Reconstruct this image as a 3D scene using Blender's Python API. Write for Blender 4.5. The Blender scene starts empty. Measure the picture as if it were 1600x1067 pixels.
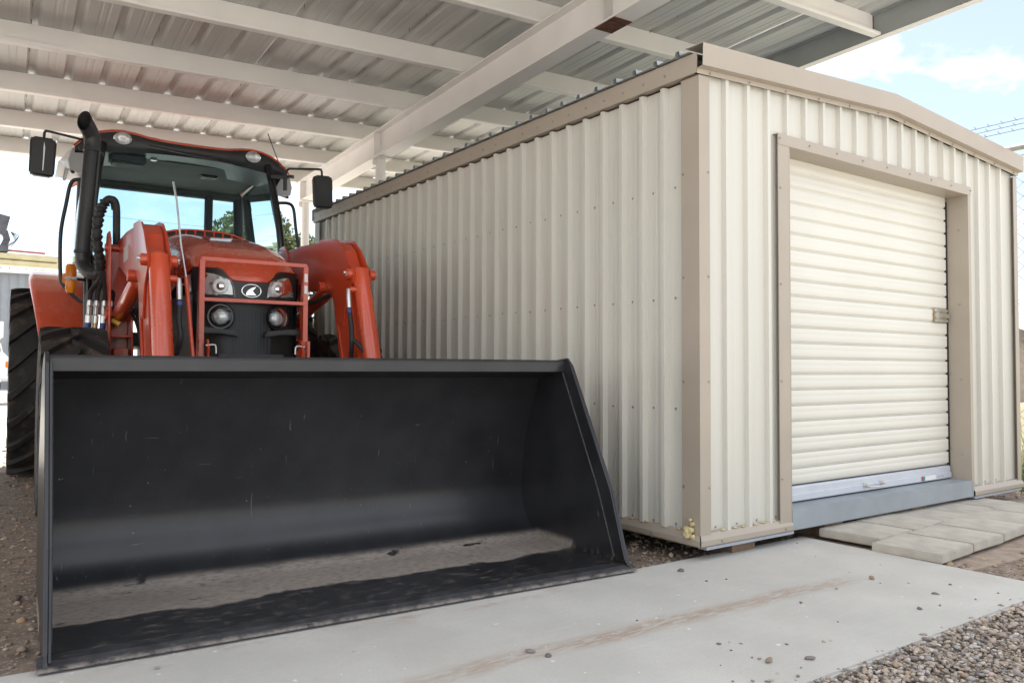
import bpy, bmesh, math, random
import numpy as np
from mathutils import Vector, Matrix
random.seed(7); RNG = np.random.default_rng(7)
S = bpy.context.scene
COL = S.collection
R = math.radians
PI = math.pi

# ------------------------------------------------------------------ camera
cam_d = bpy.data.cameras.new('camera'); cam = bpy.data.objects.new('camera', cam_d); COL.objects.link(cam)
pitch, roll, yaw = 0.0337, 0.0044, 0.6171
cf = Vector((math.sin(yaw)*math.cos(pitch), math.cos(yaw)*math.cos(pitch), math.sin(pitch)))
cr = Vector((math.cos(yaw), -math.sin(yaw), 0)); cu = cr.cross(cf)
r2 = cr*math.cos(roll)+cu*math.sin(roll); u2 = -cr*math.sin(roll)+cu*math.cos(roll)
M = Matrix((r2, u2, -cf)).transposed().to_4x4(); M.translation = Vector((-3.1913, -2.8055, 1.0161))
cam.matrix_world = M
cam_d.sensor_width = 36; cam_d.lens = 1235.62*36/1600
cam_d.clip_start = 0.05; cam_d.clip_end = 3000
S.camera = cam
S.render.resolution_x = 1024; S.render.resolution_y = 682

# ------------------------------------------------------------------ sky and sun
SUN_EL, SUN_AZ = R(62), R(-14)      # azimuth from +Y towards +X
W = bpy.data.worlds.new('World'); S.world = W; W.use_nodes = True
nt = W.node_tree; nt.nodes.clear()
def N(nt, t, **k):
    n = nt.nodes.new(t)
    for a, b in k.items(): setattr(n, a, b)
    return n
out = N(nt, 'ShaderNodeOutputWorld'); bg = N(nt, 'ShaderNodeBackground'); bg.inputs[1].default_value = 0.115
sky = N(nt, 'ShaderNodeTexSky', sky_type='NISHITA', sun_disc=False)
sky.sun_elevation = SUN_EL; sky.sun_rotation = SUN_AZ; sky.air_density = 1.1; sky.dust_density = 1.2; sky.altitude = 300
tc = N(nt, 'ShaderNodeTexCoord'); mp = N(nt, 'ShaderNodeMapping'); mp.inputs['Scale'].default_value = (1.5, 1.5, 3.2)
mp.inputs['Location'].default_value = (3.1, 1.7, .35)
nz = N(nt, 'ShaderNodeTexNoise'); nz.inputs['Scale'].default_value = 1.9; nz.inputs['Detail'].default_value = 9; nz.inputs['Roughness'].default_value = .56
rp = N(nt, 'ShaderNodeValToRGB'); rp.color_ramp.elements[0].position = .44; rp.color_ramp.elements[1].position = .56
rp.color_ramp.elements[0].color = (.19, .19, .19, 1)
mx = N(nt, 'ShaderNodeMix', data_type='RGBA'); mx.inputs['B'].default_value = (9.6, 9.7, 9.9, 1)
L = nt.links.new
L(tc.outputs['Generated'], mp.inputs[0]); L(mp.outputs[0], nz.inputs['Vector']); L(nz.outputs['Fac'], rp.inputs[0])
L(rp.outputs[0], mx.inputs['Factor']); L(sky.outputs[0], mx.inputs['A']); L(mx.outputs['Result'], bg.inputs[0]); L(bg.outputs[0], out.inputs[0])
sd = bpy.data.lights.new('sun', 'SUN'); so = bpy.data.objects.new('sun', sd); COL.objects.link(so)
sd.energy = 5.0; sd.angle = R(0.6); sd.color = (1, .95, .87)
sdir = Vector((math.sin(SUN_AZ)*math.cos(SUN_EL), math.cos(SUN_AZ)*math.cos(SUN_EL), math.sin(SUN_EL)))
so.rotation_euler = sdir.to_track_quat('Z', 'Y').to_euler(); so.location = (0, 0, 30)
S.view_settings.view_transform = 'Standard'; S.view_settings.look = 'None'; S.view_settings.gamma = 1
S.view_settings.exposure = 0.95
S.view_settings.use_curve_mapping = False
S.render.engine = 'CYCLES'
S.cycles.max_bounces = 8; S.cycles.diffuse_bounces = 5; S.cycles.transparent_max_bounces = 12

# ------------------------------------------------------------------ materials
def mat(name, col, rough=.5, metal=0., var=.12, scale=6., bump=0., bscale=None, spec=.5, stretch=(1, 1, 1), detail=4, col2=None, coat=0., lo=.35, hi=.65):
    m = bpy.data.materials.new(name); m.use_nodes = True
    t = m.node_tree; b = t.nodes['Principled BSDF']
    b.inputs['Roughness'].default_value = rough; b.inputs['Metallic'].default_value = metal
    b.inputs['Specular IOR Level'].default_value = spec
    if coat: b.inputs['Coat Weight'].default_value = coat; b.inputs['Coat Roughness'].default_value = .08
    c = N(t, 'ShaderNodeTexCoord'); mpn = N(t, 'ShaderNodeMapping'); mpn.inputs['Scale'].default_value = stretch
    t.links.new(c.outputs['Object'], mpn.inputs[0])
    n = N(t, 'ShaderNodeTexNoise'); n.inputs['Scale'].default_value = scale; n.inputs['Detail'].default_value = detail
    t.links.new(mpn.outputs[0], n.inputs['Vector'])
    rmp = N(t, 'ShaderNodeValToRGB'); rmp.color_ramp.elements[0].position = lo; rmp.color_ramp.elements[1].position = hi
    c2 = col2 if col2 else tuple(x*(1-var) for x in col)
    rmp.color_ramp.elements[0].color = (*c2, 1); rmp.color_ramp.elements[1].color = (*col, 1)
    t.links.new(n.outputs['Fac'], rmp.inputs[0]); t.links.new(rmp.outputs[0], b.inputs['Base Color'])
    if bump:
        n2 = N(t, 'ShaderNodeTexNoise'); n2.inputs['Scale'].default_value = bscale or scale*4; n2.inputs['Detail'].default_value = 5
        t.links.new(mpn.outputs[0], n2.inputs['Vector'])
        bp = N(t, 'ShaderNodeBump'); bp.inputs['Strength'].default_value = bump; bp.inputs['Distance'].default_value = .01
        t.links.new(n2.outputs['Fac'], bp.inputs['Height']); t.links.new(bp.outputs[0], b.inputs['Normal'])
    return m
def overlay(m, fac_build, col, rough=None):
    """mix a dirt / stain colour over the base colour; fac_build(t, coord) returns a socket"""
    t = m.node_tree; b = t.nodes['Principled BSDF']
    src = b.inputs['Base Color'].links[0].from_socket
    c = N(t, 'ShaderNodeTexCoord')
    f = fac_build(t, c.outputs['Object'])
    x = N(t, 'ShaderNodeMix', data_type='RGBA'); x.inputs['B'].default_value = (*col, 1)
    t.links.new(f, x.inputs['Factor']); t.links.new(src, x.inputs['A']); t.links.new(x.outputs['Result'], b.inputs['Base Color'])
    if rough is not None:
        y = N(t, 'ShaderNodeMix'); y.inputs['B'].default_value = rough
        if b.inputs['Roughness'].links: t.links.new(b.inputs['Roughness'].links[0].from_socket, y.inputs['A'])
        else: y.inputs['A'].default_value = b.inputs['Roughness'].default_value
        t.links.new(f, y.inputs['Factor']); t.links.new(y.outputs['Result'], b.inputs['Roughness'])
    return m
def mth(t, op, a, b=None, clamp=False):
    n = N(t, 'ShaderNodeMath', operation=op); n.use_clamp = clamp
    for i, v in enumerate((a, b)):
        if v is None: continue
        if isinstance(v, (int, float)): n.inputs[i].default_value = v
        else: t.links.new(v, n.inputs[i])
    return n.outputs[0]
def noise(t, vec, scale, detail=4, rough=.5, stretch=None, loc=(0, 0, 0), dist=0.):
    if stretch:
        q = N(t, 'ShaderNodeMapping'); q.inputs['Scale'].default_value = stretch; q.inputs['Location'].default_value = loc
        t.links.new(vec, q.inputs[0]); vec = q.outputs[0]
    n = N(t, 'ShaderNodeTexNoise'); n.inputs['Scale'].default_value = scale; n.inputs['Detail'].default_value = detail
    n.inputs['Roughness'].default_value = rough; n.inputs['Distortion'].default_value = dist
    t.links.new(vec, n.inputs['Vector']); return n.outputs['Fac']
def band(t, v, a, b, c, d):
    """0 below a, 1 from b to c, 0 above d"""
    m1 = N(t, 'ShaderNodeMapRange', interpolation_type='SMOOTHSTEP'); m1.inputs[1].default_value = a; m1.inputs[2].default_value = b
    m2 = N(t, 'ShaderNodeMapRange', interpolation_type='SMOOTHSTEP'); m2.inputs[1].default_value = c; m2.inputs[2].default_value = d
    m2.inputs[3].default_value = 1; m2.inputs[4].default_value = 0
    t.links.new(v, m1.inputs[0]); t.links.new(v, m2.inputs[0])
    return mth(t, 'MULTIPLY', m1.outputs[0], m2.outputs[0])
def step(t, v, a, b):
    m1 = N(t, 'ShaderNodeMapRange', interpolation_type='SMOOTHSTEP'); m1.inputs[1].default_value = a; m1.inputs[2].default_value = b
    t.links.new(v, m1.inputs[0]); return m1.outputs[0]
def xyz(t, vec):
    n = N(t, 'ShaderNodeSeparateXYZ'); t.links.new(vec, n.inputs[0]); return n.outputs

MT = {}
MT['cream'] = mat('cream_paint', (.60, .578, .512), .33, 0, .05, 1.3, bump=.12, bscale=2.2, spec=.6, stretch=(1, 1, .45))
MT['door_cream'] = mat('door_cream_paint', (.69, .665, .595), .36, 0, .04, 1.6, bump=.05, bscale=3, spec=.6)  # lighter copy of the wall cream, offsetting the dimmer recess
MT['tan'] = mat('tan_trim_paint', (.395, .337, .272), .36, 0, .07, 3, bump=.04, bscale=40)
MT['blue_steel'] = mat('grey_blue_sill_paint', (.305, .335, .36), .5, 0, .14, 4, bump=.06, bscale=30)
MT['pale_blue'] = mat('pale_aluminium_bar', (.60, .63, .69), .38, .3, .08, 5)
MT['channel'] = mat('grey_channel', (.36, .385, .43), .5, .1, .1, 5)
MT['zinc'] = mat('zinc_roof_sheet', (.48, .50, .50), .42, .6, .2, 5, bump=.05)
MT['canopy_paint'] = mat('canopy_off_white_paint', (.87, .845, .82), .5, 0, .07, 2.2, bump=.05, bscale=25)
MT['deck'] = mat('galvanised_deck', (.63, .635, .62), .5, .08, .07, 1.2, bump=0, bscale=12, stretch=(4, .35, 4), detail=7, lo=.3, hi=.7)
overlay(MT['deck'], lambda t, c: mth(t, 'MULTIPLY', step(t, noise(t, c, 2.4, 5, .6, (4, .25, 4), (3, 1, 0)), .52, .85), .2), (.38, .31, .26))
MT['fascia'] = mat('grey_fascia_channel', (.40, .42, .42), .5, .1, .12, 4)
MT['rust'] = mat('rust', (.16, .06, .03), .85, 0, .6, 18, bump=.3)
MT['screw'] = mat('screw_head', (.40, .37, .33), .4, .6, .1, 20)
MT['dark'] = mat('dark_gap', (.02, .02, .02), .8)
MT['orange'] = mat('tractor_orange_paint', (.60, .070, .022), .26, 0, .08, 3, coat=.5, bump=.02, bscale=60)
MT['orange_arm'] = mat('loader_orange_paint', (.57, .063, .020), .28, 0, .1, 4, coat=.5, bump=.03, bscale=50)
for k_ in ('orange', 'orange_arm'):
    overlay(MT[k_], lambda t, c: mth(t, 'MULTIPLY', step(t, noise(t, c, 3.5, 8, .7), .48, .8), .22), (.36, .22, .15), .6)
    overlay(MT[k_], lambda t, c: mth(t, 'MULTIPLY', step(t, noise(t, c, 38, 3, .6), .70, .74), .5), (.16, .06, .035), .6)
MT['black_plastic'] = mat('black_plastic', (.018, .018, .019), .45, 0, .3, 12, bump=.06)
MT['black_gloss'] = mat('gloss_black', (.012, .012, .013), .2, 0, .2, 8)
MT['black_metal'] = mat('black_painted_steel', (.022, .022, .024), .4, 0, .3, 10, bump=.05)
MT['rubber'] = mat('hose_rubber', (.02, .02, .021), .6, 0, .3, 20, bump=.1)
MT['tyre'] = mat('tyre_rubber', (.030, .027, .025), .75, 0, .35, 9, bump=.25, bscale=40)
overlay(MT['tyre'], lambda t, c: mth(t, 'MULTIPLY', step(t, noise(t, c, 7, 6, .6), .5, .72), .55), (.16, .115, .08))
MT['chrome'] = mat('chrome', (.86, .87, .88), .1, 1, .05, 10)
MT['steel'] = mat('zinc_fitting', (.62, .62, .60), .3, .9, .15, 14)
MT['brass'] = mat('brass_zinc', (.55, .42, .2), .35, .8, .15, 14)
MT['reflector'] = mat('lamp_reflector', (.80, .81, .82), .2, .35, .45, 45, bump=.7, bscale=38, stretch=(1, 1, .3))
MT['white_plastic'] = mat('white_ring', (.85, .85, .83), .3)
MT['headliner'] = mat('headliner_grey', (.115, .118, .112), .9, 0, .12, 8)
MT['grey_panel'] = mat('light_grey_roof_panel', (.48, .48, .48), .4, 0, .06, 4)
MT['interior'] = mat('cab_interior', (.05, .055, .055), .7)
MT['rim'] = mat('rim_paint', (.62, .60, .55), .4, .1, .1, 6)
MT['yellow'] = mat('yellow_paint', (.56, .49, .29), .5, 0, .2, 3)
MT['white_paint'] = mat('white_vehicle_paint', (.78, .78, .76), .3, 0, .05, 3)
MT['blue_cap'] = mat('blue_plastic', (.03, .06, .25), .4)
MT['yellow_cap'] = mat('yellow_plastic', (.6, .36, .03), .4)
MT['foam'] = mat('spray_foam', (.66, .55, .30), .8, 0, .25, 40, bump=.6, bscale=60)
MT['paver'] = mat('concrete_paver', (.52, .475, .405), .9, 0, .2, 9, bump=.35, bscale=120, detail=8)
MT['sticker'] = mat('white_sticker', (.80, .80, .78), .5)
MT['sticker_red'] = mat('red_print', (.5, .05, .05), .5)
MT['sticker_teal'] = mat('teal_print', (.05, .3, .3), .5)
MT['grey_print'] = mat('grey_print', (.50, .46, .46), .5)
MT['galv_pipe'] = mat('galvanised_pipe', (.55, .55, .54), .4, .7, .15, 8)
MT['wire'] = mat('galvanised_wire', (.20, .21, .225), .45, .6, .15, 20)
MT['far_siding'] = mat('far_metal_siding', (.27, .29, .315), .5, 0, .08, 3)
MT['bark'] = mat('bark', (.13, .095, .07), .9, 0, .4, 9, bump=.5)
MT['leaf'] = mat('tree_leaves', (.17, .21, .08), .6, 0, .5, 1.4)
MT['grass'] = mat('grass_blades', (.12, .17, .045), .7, 0, .4, 3)
MT['weld'] = mat('bare_weld', (.10, .10, .10), .5, .4, .5, 60, bump=.5)
MT['amber'] = None

def emis_free_amber():
    m = bpy.data.materials.new('amber_lens'); m.use_nodes = True
    b = m.node_tree.nodes['Principled BSDF']
    b.inputs['Base Color'].default_value = (.85, .26, .02, 1); b.inputs['Roughness'].default_value = .15
    b.inputs['Transmission Weight'].default_value = .35; b.inputs['IOR'].default_value = 1.45
    return m
MT['amber'] = emis_free_amber()
def glass(name, tint, ior=1.45):
    m = bpy.data.materials.new(name); m.use_nodes = True; t = m.node_tree; t.nodes.clear()
    o = N(t, 'ShaderNodeOutputMaterial'); mixs = N(t, 'ShaderNodeMixShader'); tr = N(t, 'ShaderNodeBsdfTransparent'); gl = N(t, 'ShaderNodeBsdfGlossy')
    tr.inputs[0].default_value = (*tint, 1); gl.inputs['Roughness'].default_value = .02; gl.inputs[0].default_value = (.9, .95, .95, 1)
    fr = N(t, 'ShaderNodeFresnel'); fr.inputs[0].default_value = ior
    t.links.new(fr.outputs[0], mixs.inputs[0]); t.links.new(tr.outputs[0], mixs.inputs[1]); t.links.new(gl.outputs[0], mixs.inputs[2]); t.links.new(mixs.outputs[0], o.inputs[0])
    return m
MT['cab_glass'] = glass('tinted_cab_glass', (.71, .83, .85), 1.25)
MT['lens_glass'] = glass('clear_lens', (.95, .96, .96))
MT['window_glass'] = glass('far_window_glass', (.25, .3, .32))

# bucket: black paint with dust on the floor, scuffs and scratches
MT['bucket'] = mat('bucket_black_paint', (.024, .024, .027), .30, 0, .35, 5, bump=.04, bscale=70, coat=.0)
def dustfac(t, c):
    x, y, z = xyz(t, c)
    wob = mth(t, 'ADD', mth(t, 'MULTIPLY', mth(t, 'SUBTRACT', noise(t, c, 1.5, 2), .5), .34), mth(t, 'MULTIPLY', mth(t, 'SUBTRACT', noise(t, c, 16, 5, .6), .5), .06))
    f = mth(t, 'MULTIPLY', step(t, mth(t, 'ADD', y, wob), .425, .46), mth(t, 'SUBTRACT', 1, step(t, mth(t, 'ADD', y, mth(t, 'MULTIPLY', wob, .12)), .80, .86)))
    lowz = mth(t, 'SUBTRACT', 1, step(t, z, .075, .12))
    g = step(t, noise(t, c, 30, 8, .65, (1, 2.2, 1)), .28, .60)
    holes = step(t, noise(t, c, 5, 5, .6, (1, 2, 1), (3, 3, 0)), .30, .36)
    a = mth(t, 'MULTIPLY', mth(t, 'MULTIPLY', mth(t, 'MULTIPLY', f, lowz), holes), mth(t, 'ADD', mth(t, 'MULTIPLY', g, .5), .45), True)
    thin = mth(t, 'MULTIPLY', mth(t, 'MULTIPLY', step(t, noise(t, c, 12, 9, .75, (1, 2, 1)), .50, .72), lowz), .38)
    return mth(t, 'MAXIMUM', a, thin)
overlay(MT['bucket'], dustfac, (.33, .28, .235), .9)
def scuff(t, c):
    # dragged scratches, chipped spots and rubbed patches
    s1 = mth(t, 'MULTIPLY', step(t, noise(t, c, 5, 9, .75, (1, 1, .8), (2, 0, 1), 1.5), .675, .72), step(t, noise(t, c, 70, 5, .7), .45, .6))
    s2 = mth(t, 'MULTIPLY', step(t, noise(t, c, 22, 3, .6, (4, 1, .22)), .68, .72), step(t, noise(t, c, 2.1, 2), .47, .56))
    s3 = mth(t, 'MULTIPLY', step(t, noise(t, c, 55, 2, .5), .75, .79), .8)
    hair = mth(t, 'MULTIPLY', step(t, noise(t, c, 14, 4, .6, (.22, 1, 3.5), (1, 5, 2), .6), .70, .73), mth(t, 'MULTIPLY', step(t, noise(t, c, 2.3, 2, .5, (1, 1, 1), (7, 1, 0)), .50, .60), .5))
    return mth(t, 'MULTIPLY', mth(t, 'MAXIMUM', mth(t, 'MAXIMUM', mth(t, 'MAXIMUM', s1, mth(t, 'MULTIPLY', s2, .45)), s3), hair), .5)
overlay(MT['bucket'], scuff, (.40, .39, .38), .7)
def panel_sheen(t, c):
    return mth(t, 'MULTIPLY', step(t, noise(t, c, 3, 6, .6), .45, .7), .15)
overlay(MT['bucket'], panel_sheen, (.036, .035, .037), .46)
MT['bucket_edge'] = mat('bucket_cutting_edge', (.045, .045, .05), .5, .15, .5, 14, bump=.15, bscale=60)
overlay(MT['bucket_edge'], lambda t, c: mth(t, 'MULTIPLY', step(t, noise(t, c, 22, 7, .7, (1, 3, 1)), .55, .75), .6), (.25, .2, .16), .8)

overlay(MT['bucket_edge'], lambda t, c: mth(t, 'MULTIPLY', mth(t, 'SUBTRACT', 1, step(t, xyz(t, c)[1], -.001, .012)), mth(t, 'MULTIPLY', step(t, noise(t, c, 18, 6, .7), .35, .6), .55)), (.33, .28, .24), .6)
# concrete slab
MT['slab'] = mat('concrete', (.56, .54, .495), .88, 0, .14, 2.2, bump=.22, bscale=160, detail=9)
def tracks(t, c):
    x, y, z = xyz(t, c)
    wob = mth(t, 'MULTIPLY', mth(t, 'SUBTRACT', noise(t, c, 1.7, 2), .5), .10)
    yy = mth(t, 'ADD', mth(t, 'ADD', y, wob), mth(t, 'MULTIPLY', x, .035))
    f = band(t, yy, -.735, -.66, -.635, -.56)
    ends = band(t, x, -2.3, -1.7, .1, .45)
    g = step(t, noise(t, c, 20, 7, .65, (.6, 3, 1)), .30, .62)
    a = mth(t, 'MULTIPLY', mth(t, 'MULTIPLY', f, ends), mth(t, 'MULTIPLY', g, .85))
    f2 = band(t, mth(t, 'ADD', y, mth(t, 'MULTIPLY', x, .055)), -.22, -.08, .02, .12)
    g2 = step(t, noise(t, c, 7, 7, .7, (.8, 2, 1), (4, 0, 0)), .48, .72)
    b = mth(t, 'MULTIPLY', mth(t, 'MULTIPLY', f2, g2), mth(t, 'MULTIPLY', band(t, x, -2.9, -2.6, -1.2, -.7), .7))
    return mth(t, 'MAXIMUM', a, b)
overlay(MT['slab'], tracks, (.36, .25, .175))
overlay(MT['slab'], lambda t, c: step(t, noise(t, c, 30, 2, .4), .735, .745), (.78, .78, .76))
overlay(MT['slab'], lambda t, c: mth(t, 'MULTIPLY', step(t, noise(t, c, 180, 4, .7), .5, .75), .35), (.40, .375, .33))
overlay(MT['slab'], lambda t, c: mth(t, 'MULTIPLY', step(t, noise(t, c, 9, 6, .65, (.25, 6, 1)), .5, .8), .22), (.66, .645, .61))
overlay(MT['slab'], lambda t, c: mth(t, 'MULTIPLY', step(t, noise(t, c, 1.3, 7, .65), .42, .70), .6), (.46, .435, .39))
overlay(MT['slab'], lambda t, c: mth(t, 'MULTIPLY', step(t, noise(t, c, 60, 6, .75), .52, .70), .45), (.42, .39, .345))

# ground: packed gravelly dirt, gravel outside painted extra pale to bounce sunlight
def ground_mat():
    m = mat('gravelly_dirt', (.27, .205, .155), .95, 0, .45, 11, bump=.9, bscale=26, detail=10)
    overlay(m, lambda t, c: step(t, noise(t, c, 42, 3, .6), .56, .64), (.42, .36, .30))
    overlay(m, lambda t, c: mth(t, 'MULTIPLY', step(t, noise(t, c, 65, 3, .6, (1, 1, 1), (5, 5, 0)), .60, .66), .8), (.13, .105, .09))
    def outer(t, c):
        x, y, z = xyz(t, c)
        w = mth(t, 'MULTIPLY', mth(t, 'SUBTRACT', noise(t, c, .5, 4), .5), 2.0)
        far = step(t, mth(t, 'ADD', y, w), 6.2, 8.2)
        near = mth(t, 'SUBTRACT', 1, step(t, mth(t, 'ADD', y, mth(t, 'MULTIPLY', w, .2)), -1.75, -1.35))
        return mth(t, 'MULTIPLY', mth(t, 'MAXIMUM', far, near), mth(t, 'ADD', mth(t, 'MULTIPLY', noise(t, c, 14, 8, .7), .5), .6), True)
    overlay(m, outer, (.60, .572, .53))
    def grassy(t, c):
        x, y, z = xyz(t, c)
        w = mth(t, 'MULTIPLY', mth(t, 'SUBTRACT', noise(t, c, .6, 5), .5), 5.)
        return mth(t, 'MULTIPLY', step(t, mth(t, 'ADD', x, w), 4.4, 6.0), step(t, noise(t, c, 1.6, 8, .7), .35, .6))
    overlay(m, grassy, (.20, .19, .075))
    return m
MT['ground'] = ground_mat()
def attr_mat(name, attr, rough=.85, bump=.3):
    m = mat(name, (.4, .4, .4), rough, 0, .1, 30, bump=bump, bscale=150)
    t = m.node_tree; b = t.nodes['Principled BSDF']
    src = b.inputs['Base Color'].links[0].from_socket
    a = N(t, 'ShaderNodeAttribute', attribute_name=attr)
    x = N(t, 'ShaderNodeMix', data_type='RGBA', blend_type='MULTIPLY'); x.inputs['Factor'].default_value = 1
    sc = N(t, 'ShaderNodeMix', data_type='RGBA', blend_type='MULTIPLY'); sc.inputs['Factor'].default_value = 1; sc.inputs['B'].default_value = (2.5, 2.5, 2.5, 1)
    t.links.new(src, sc.inputs['A']); t.links.new(sc.outputs['Result'], x.inputs['A']); t.links.new(a.outputs['Color'], x.inputs['B']); t.links.new(x.outputs['Result'], b.inputs['Base Color'])
    return m
MT['stone'] = attr_mat('gravel_stone', 'stone_tone')

# ------------------------------------------------------------------ mesh helpers
class MB:
    def __init__(s): s.v = []; s.f = []
    def add(s, vs, fs):
        o = len(s.v); s.v += [tuple(p) for p in vs]; s.f += [tuple(i+o for i in f) for f in fs]; return s
    def box(s, c, d, rot=None):
        h = [x/2 for x in d]; P = []
        for sx in (-1, 1):
            for sy in (-1, 1):
                for sz in (-1, 1):
                    p = Vector((sx*h[0], sy*h[1], sz*h[2]))
                    if rot is not None: p = rot @ p
                    P.append(p+Vector(c))
        return s.add(P, [(0, 1, 3, 2), (4, 6, 7, 5), (0, 4, 5, 1), (2, 3, 7, 6), (0, 2, 6, 4), (1, 5, 7, 3)])
    def bar(s, a, b, w, h, up=(0, 0, 1)):
        a = Vector(a); b = Vector(b); d = (b-a); l = d.length; d.normalize()
        u = Vector(up); x = d.cross(u)
        if x.length < 1e-4: x = d.cross(Vector((1, 0, 0)))
        x.normalize(); u = x.cross(d)
        m = Matrix((x, d, u)).transposed()
        return s.box((a+b)/2, (w, l, h), m)
    def prism(s, poly, axis, a, b, cap=True):
        """poly: 2D pts; axis 'x': pts are (y,z); 'y': (x,z); 'z': (x,y)"""
        n = len(poly)
        def mk(p, k):
            return {'x': (k, p[0], p[1]), 'y': (p[0], k, p[1]), 'z': (p[0], p[1], k)}[axis]
        vs = [mk(p, a) for p in poly]+[mk(p, b) for p in poly]
        fs = [(i, (i+1) % n, n+(i+1) % n, n+i) for i in range(n)]
        if cap: fs += [tuple(range(n))[::-1], tuple(range(n, 2*n))]
        return s.add(vs, fs)
    def sheet(s, poly, axis, a, b):
        n = len(poly)
        def mk(p, k):
            return {'x': (k, p[0], p[1]), 'y': (p[0], k, p[1]), 'z': (p[0], p[1], k)}[axis]
        vs = [mk(p, a) for p in poly]+[mk(p, b) for p in poly]
        return s.add(vs, [(i, i+1, n+i+1, n+i) for i in range(n-1)])
    def grid(s, rows, close=False):
        m = len(rows); n = len(rows[0]); vs = [p for r in rows for p in r]
        fs = []
        for i in range(m-1):
            for j in range(n if close else n-1):
                k = (j+1) % n; fs.append((i*n+j, i*n+k, (i+1)*n+k, (i+1)*n+j))
        return s.add(vs, fs)
    def tube(s, pts, r, seg=10, cap=True):
        P = [Vector(p) for p in pts]; rs = r if isinstance(r, (list, tuple)) else [r]*len(P)
        rows = []; x = None
        for i, p in enumerate(P):
            d = (P[min(i+1, len(P)-1)]-P[max(i-1, 0)]).normalized()
            if x is None:
                x = d.cross(Vector((0, 0, 1)))
                if x.length < 1e-3: x = d.cross(Vector((1, 0, 0)))
            else: x = x-d*x.dot(d)
            x.normalize(); y = d.cross(x)
            rows.append([p+x*math.cos(2*PI*k/seg)*rs[i]+y*math.sin(2*PI*k/seg)*rs[i] for k in range(seg)])
        o = len(s.v); s.grid(rows, True)
        if cap:
            s.f.append(tuple(o+k for k in range(seg))[::-1]); b = o+(len(P)-1)*seg; s.f.append(tuple(b+k for k in range(seg)))
        return s
    def lathe(s, prof, c, axis=(0, 1, 0), seg=24, up=(0, 0, 1)):
        """prof: (radius, along axis)"""
        a = Vector(axis).normalized(); u = Vector(up); x = a.cross(u)
        if x.length < 1e-3: x = a.cross(Vector((1, 0, 0)))
        x.normalize(); y = x.cross(a); c = Vector(c)
        rows = [[c+a*h+(x*math.cos(2*PI*k/seg)+y*math.sin(2*PI*k/seg))*r for k in range(seg)] for r, h in prof]
        return s.grid(rows, True)
    def build(s, name, m, parent=None, smooth=None, bevel=0., solid=0., seg=2):
        me = bpy.data.meshes.new(name); bm = bmesh.new()
        vs = [bm.verts.new(p) for p in s.v]
        for f in s.f:
            try: bm.faces.new([vs[i] for i in f])
            except ValueError: pass
        bmesh.ops.remove_doubles(bm, verts=bm.verts, dist=1e-5)
        bmesh.ops.recalc_face_normals(bm, faces=bm.faces)
        if solid: bmesh.ops.solidify(bm, geom=bm.faces[:], thickness=solid)
        if bevel:
            es = [e for e in bm.edges if len(e.link_faces) == 2 and e.calc_face_angle(0) > .5]
            bmesh.ops.bevel(bm, geom=es, offset=bevel, segments=seg, affect='EDGES', clamp_overlap=True)
        bm.to_mesh(me); bm.free()
        if smooth is not None:
            me.shade_smooth() if hasattr(me, 'shade_smooth') else None
            me.set_sharp_from_angle(angle=R(smooth))
        me.materials.append(MT[m] if isinstance(m, str) else m)
        o = bpy.data.objects.new(name, me); COL.objects.link(o)
        if parent is not None: o.parent = parent
        return o
def tag(o, label=None, cat=None, group=None, kind=None):
    if label: o['label'] = label
    if cat: o['category'] = cat
    if group: o['group'] = group
    if kind: o['kind'] = kind
    return o
def empty(name, loc=(0, 0, 0), rz=0.):
    o = bpy.data.objects.new(name, None); COL.objects.link(o); o.location = loc; o.rotation_euler = (0, 0, rz); o.empty_display_size = .2
    return o
def share(o, name, parent, loc=(0, 0, 0), rot=(0, 0, 0), sc=(1, 1, 1)):
    c = bpy.data.objects.new(name, o.data); COL.objects.link(c); c.parent = parent; c.location = loc; c.rotation_euler = rot; c.scale = sc
    return c
def smooth_path(pts, n=6):
    P = [Vector(p) for p in pts]; out_ = []
    for i in range(len(P)-1):
        p0 = P[max(i-1, 0)]; p1 = P[i]; p2 = P[i+1]; p3 = P[min(i+2, len(P)-1)]
        for k in range(n):
            t = k/n
            out_.append(.5*((2*p1)+(p2-p0)*t+(2*p0-5*p1+4*p2-p3)*t*t+(3*p1-p0-3*p2+p3)*t**3))
    out_.append(P[-1]); return out_
def interp(x, xs, ys): return float(np.interp(x, xs, ys))

# ================================================================== GROUND
g = MB()
# sheet to the horizon, finer near the scene
g.add([(-900, -900, 0), (900, -900, 0), (900, 1500, 0), (-900, 1500, 0)], [(0, 1, 2, 3)])
tag(g.build('ground', 'ground'), kind='structure')
sl = MB(); sl.prism([(.945, -1.29), (.945, .048), (-.4, .055), (-2.9, .21), (-5.2, .36), (-5.2, -1.29)], 'z', -.15, .03)
slab = tag(sl.build('concrete_slab', 'slab', bevel=.008), kind='structure')

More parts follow.
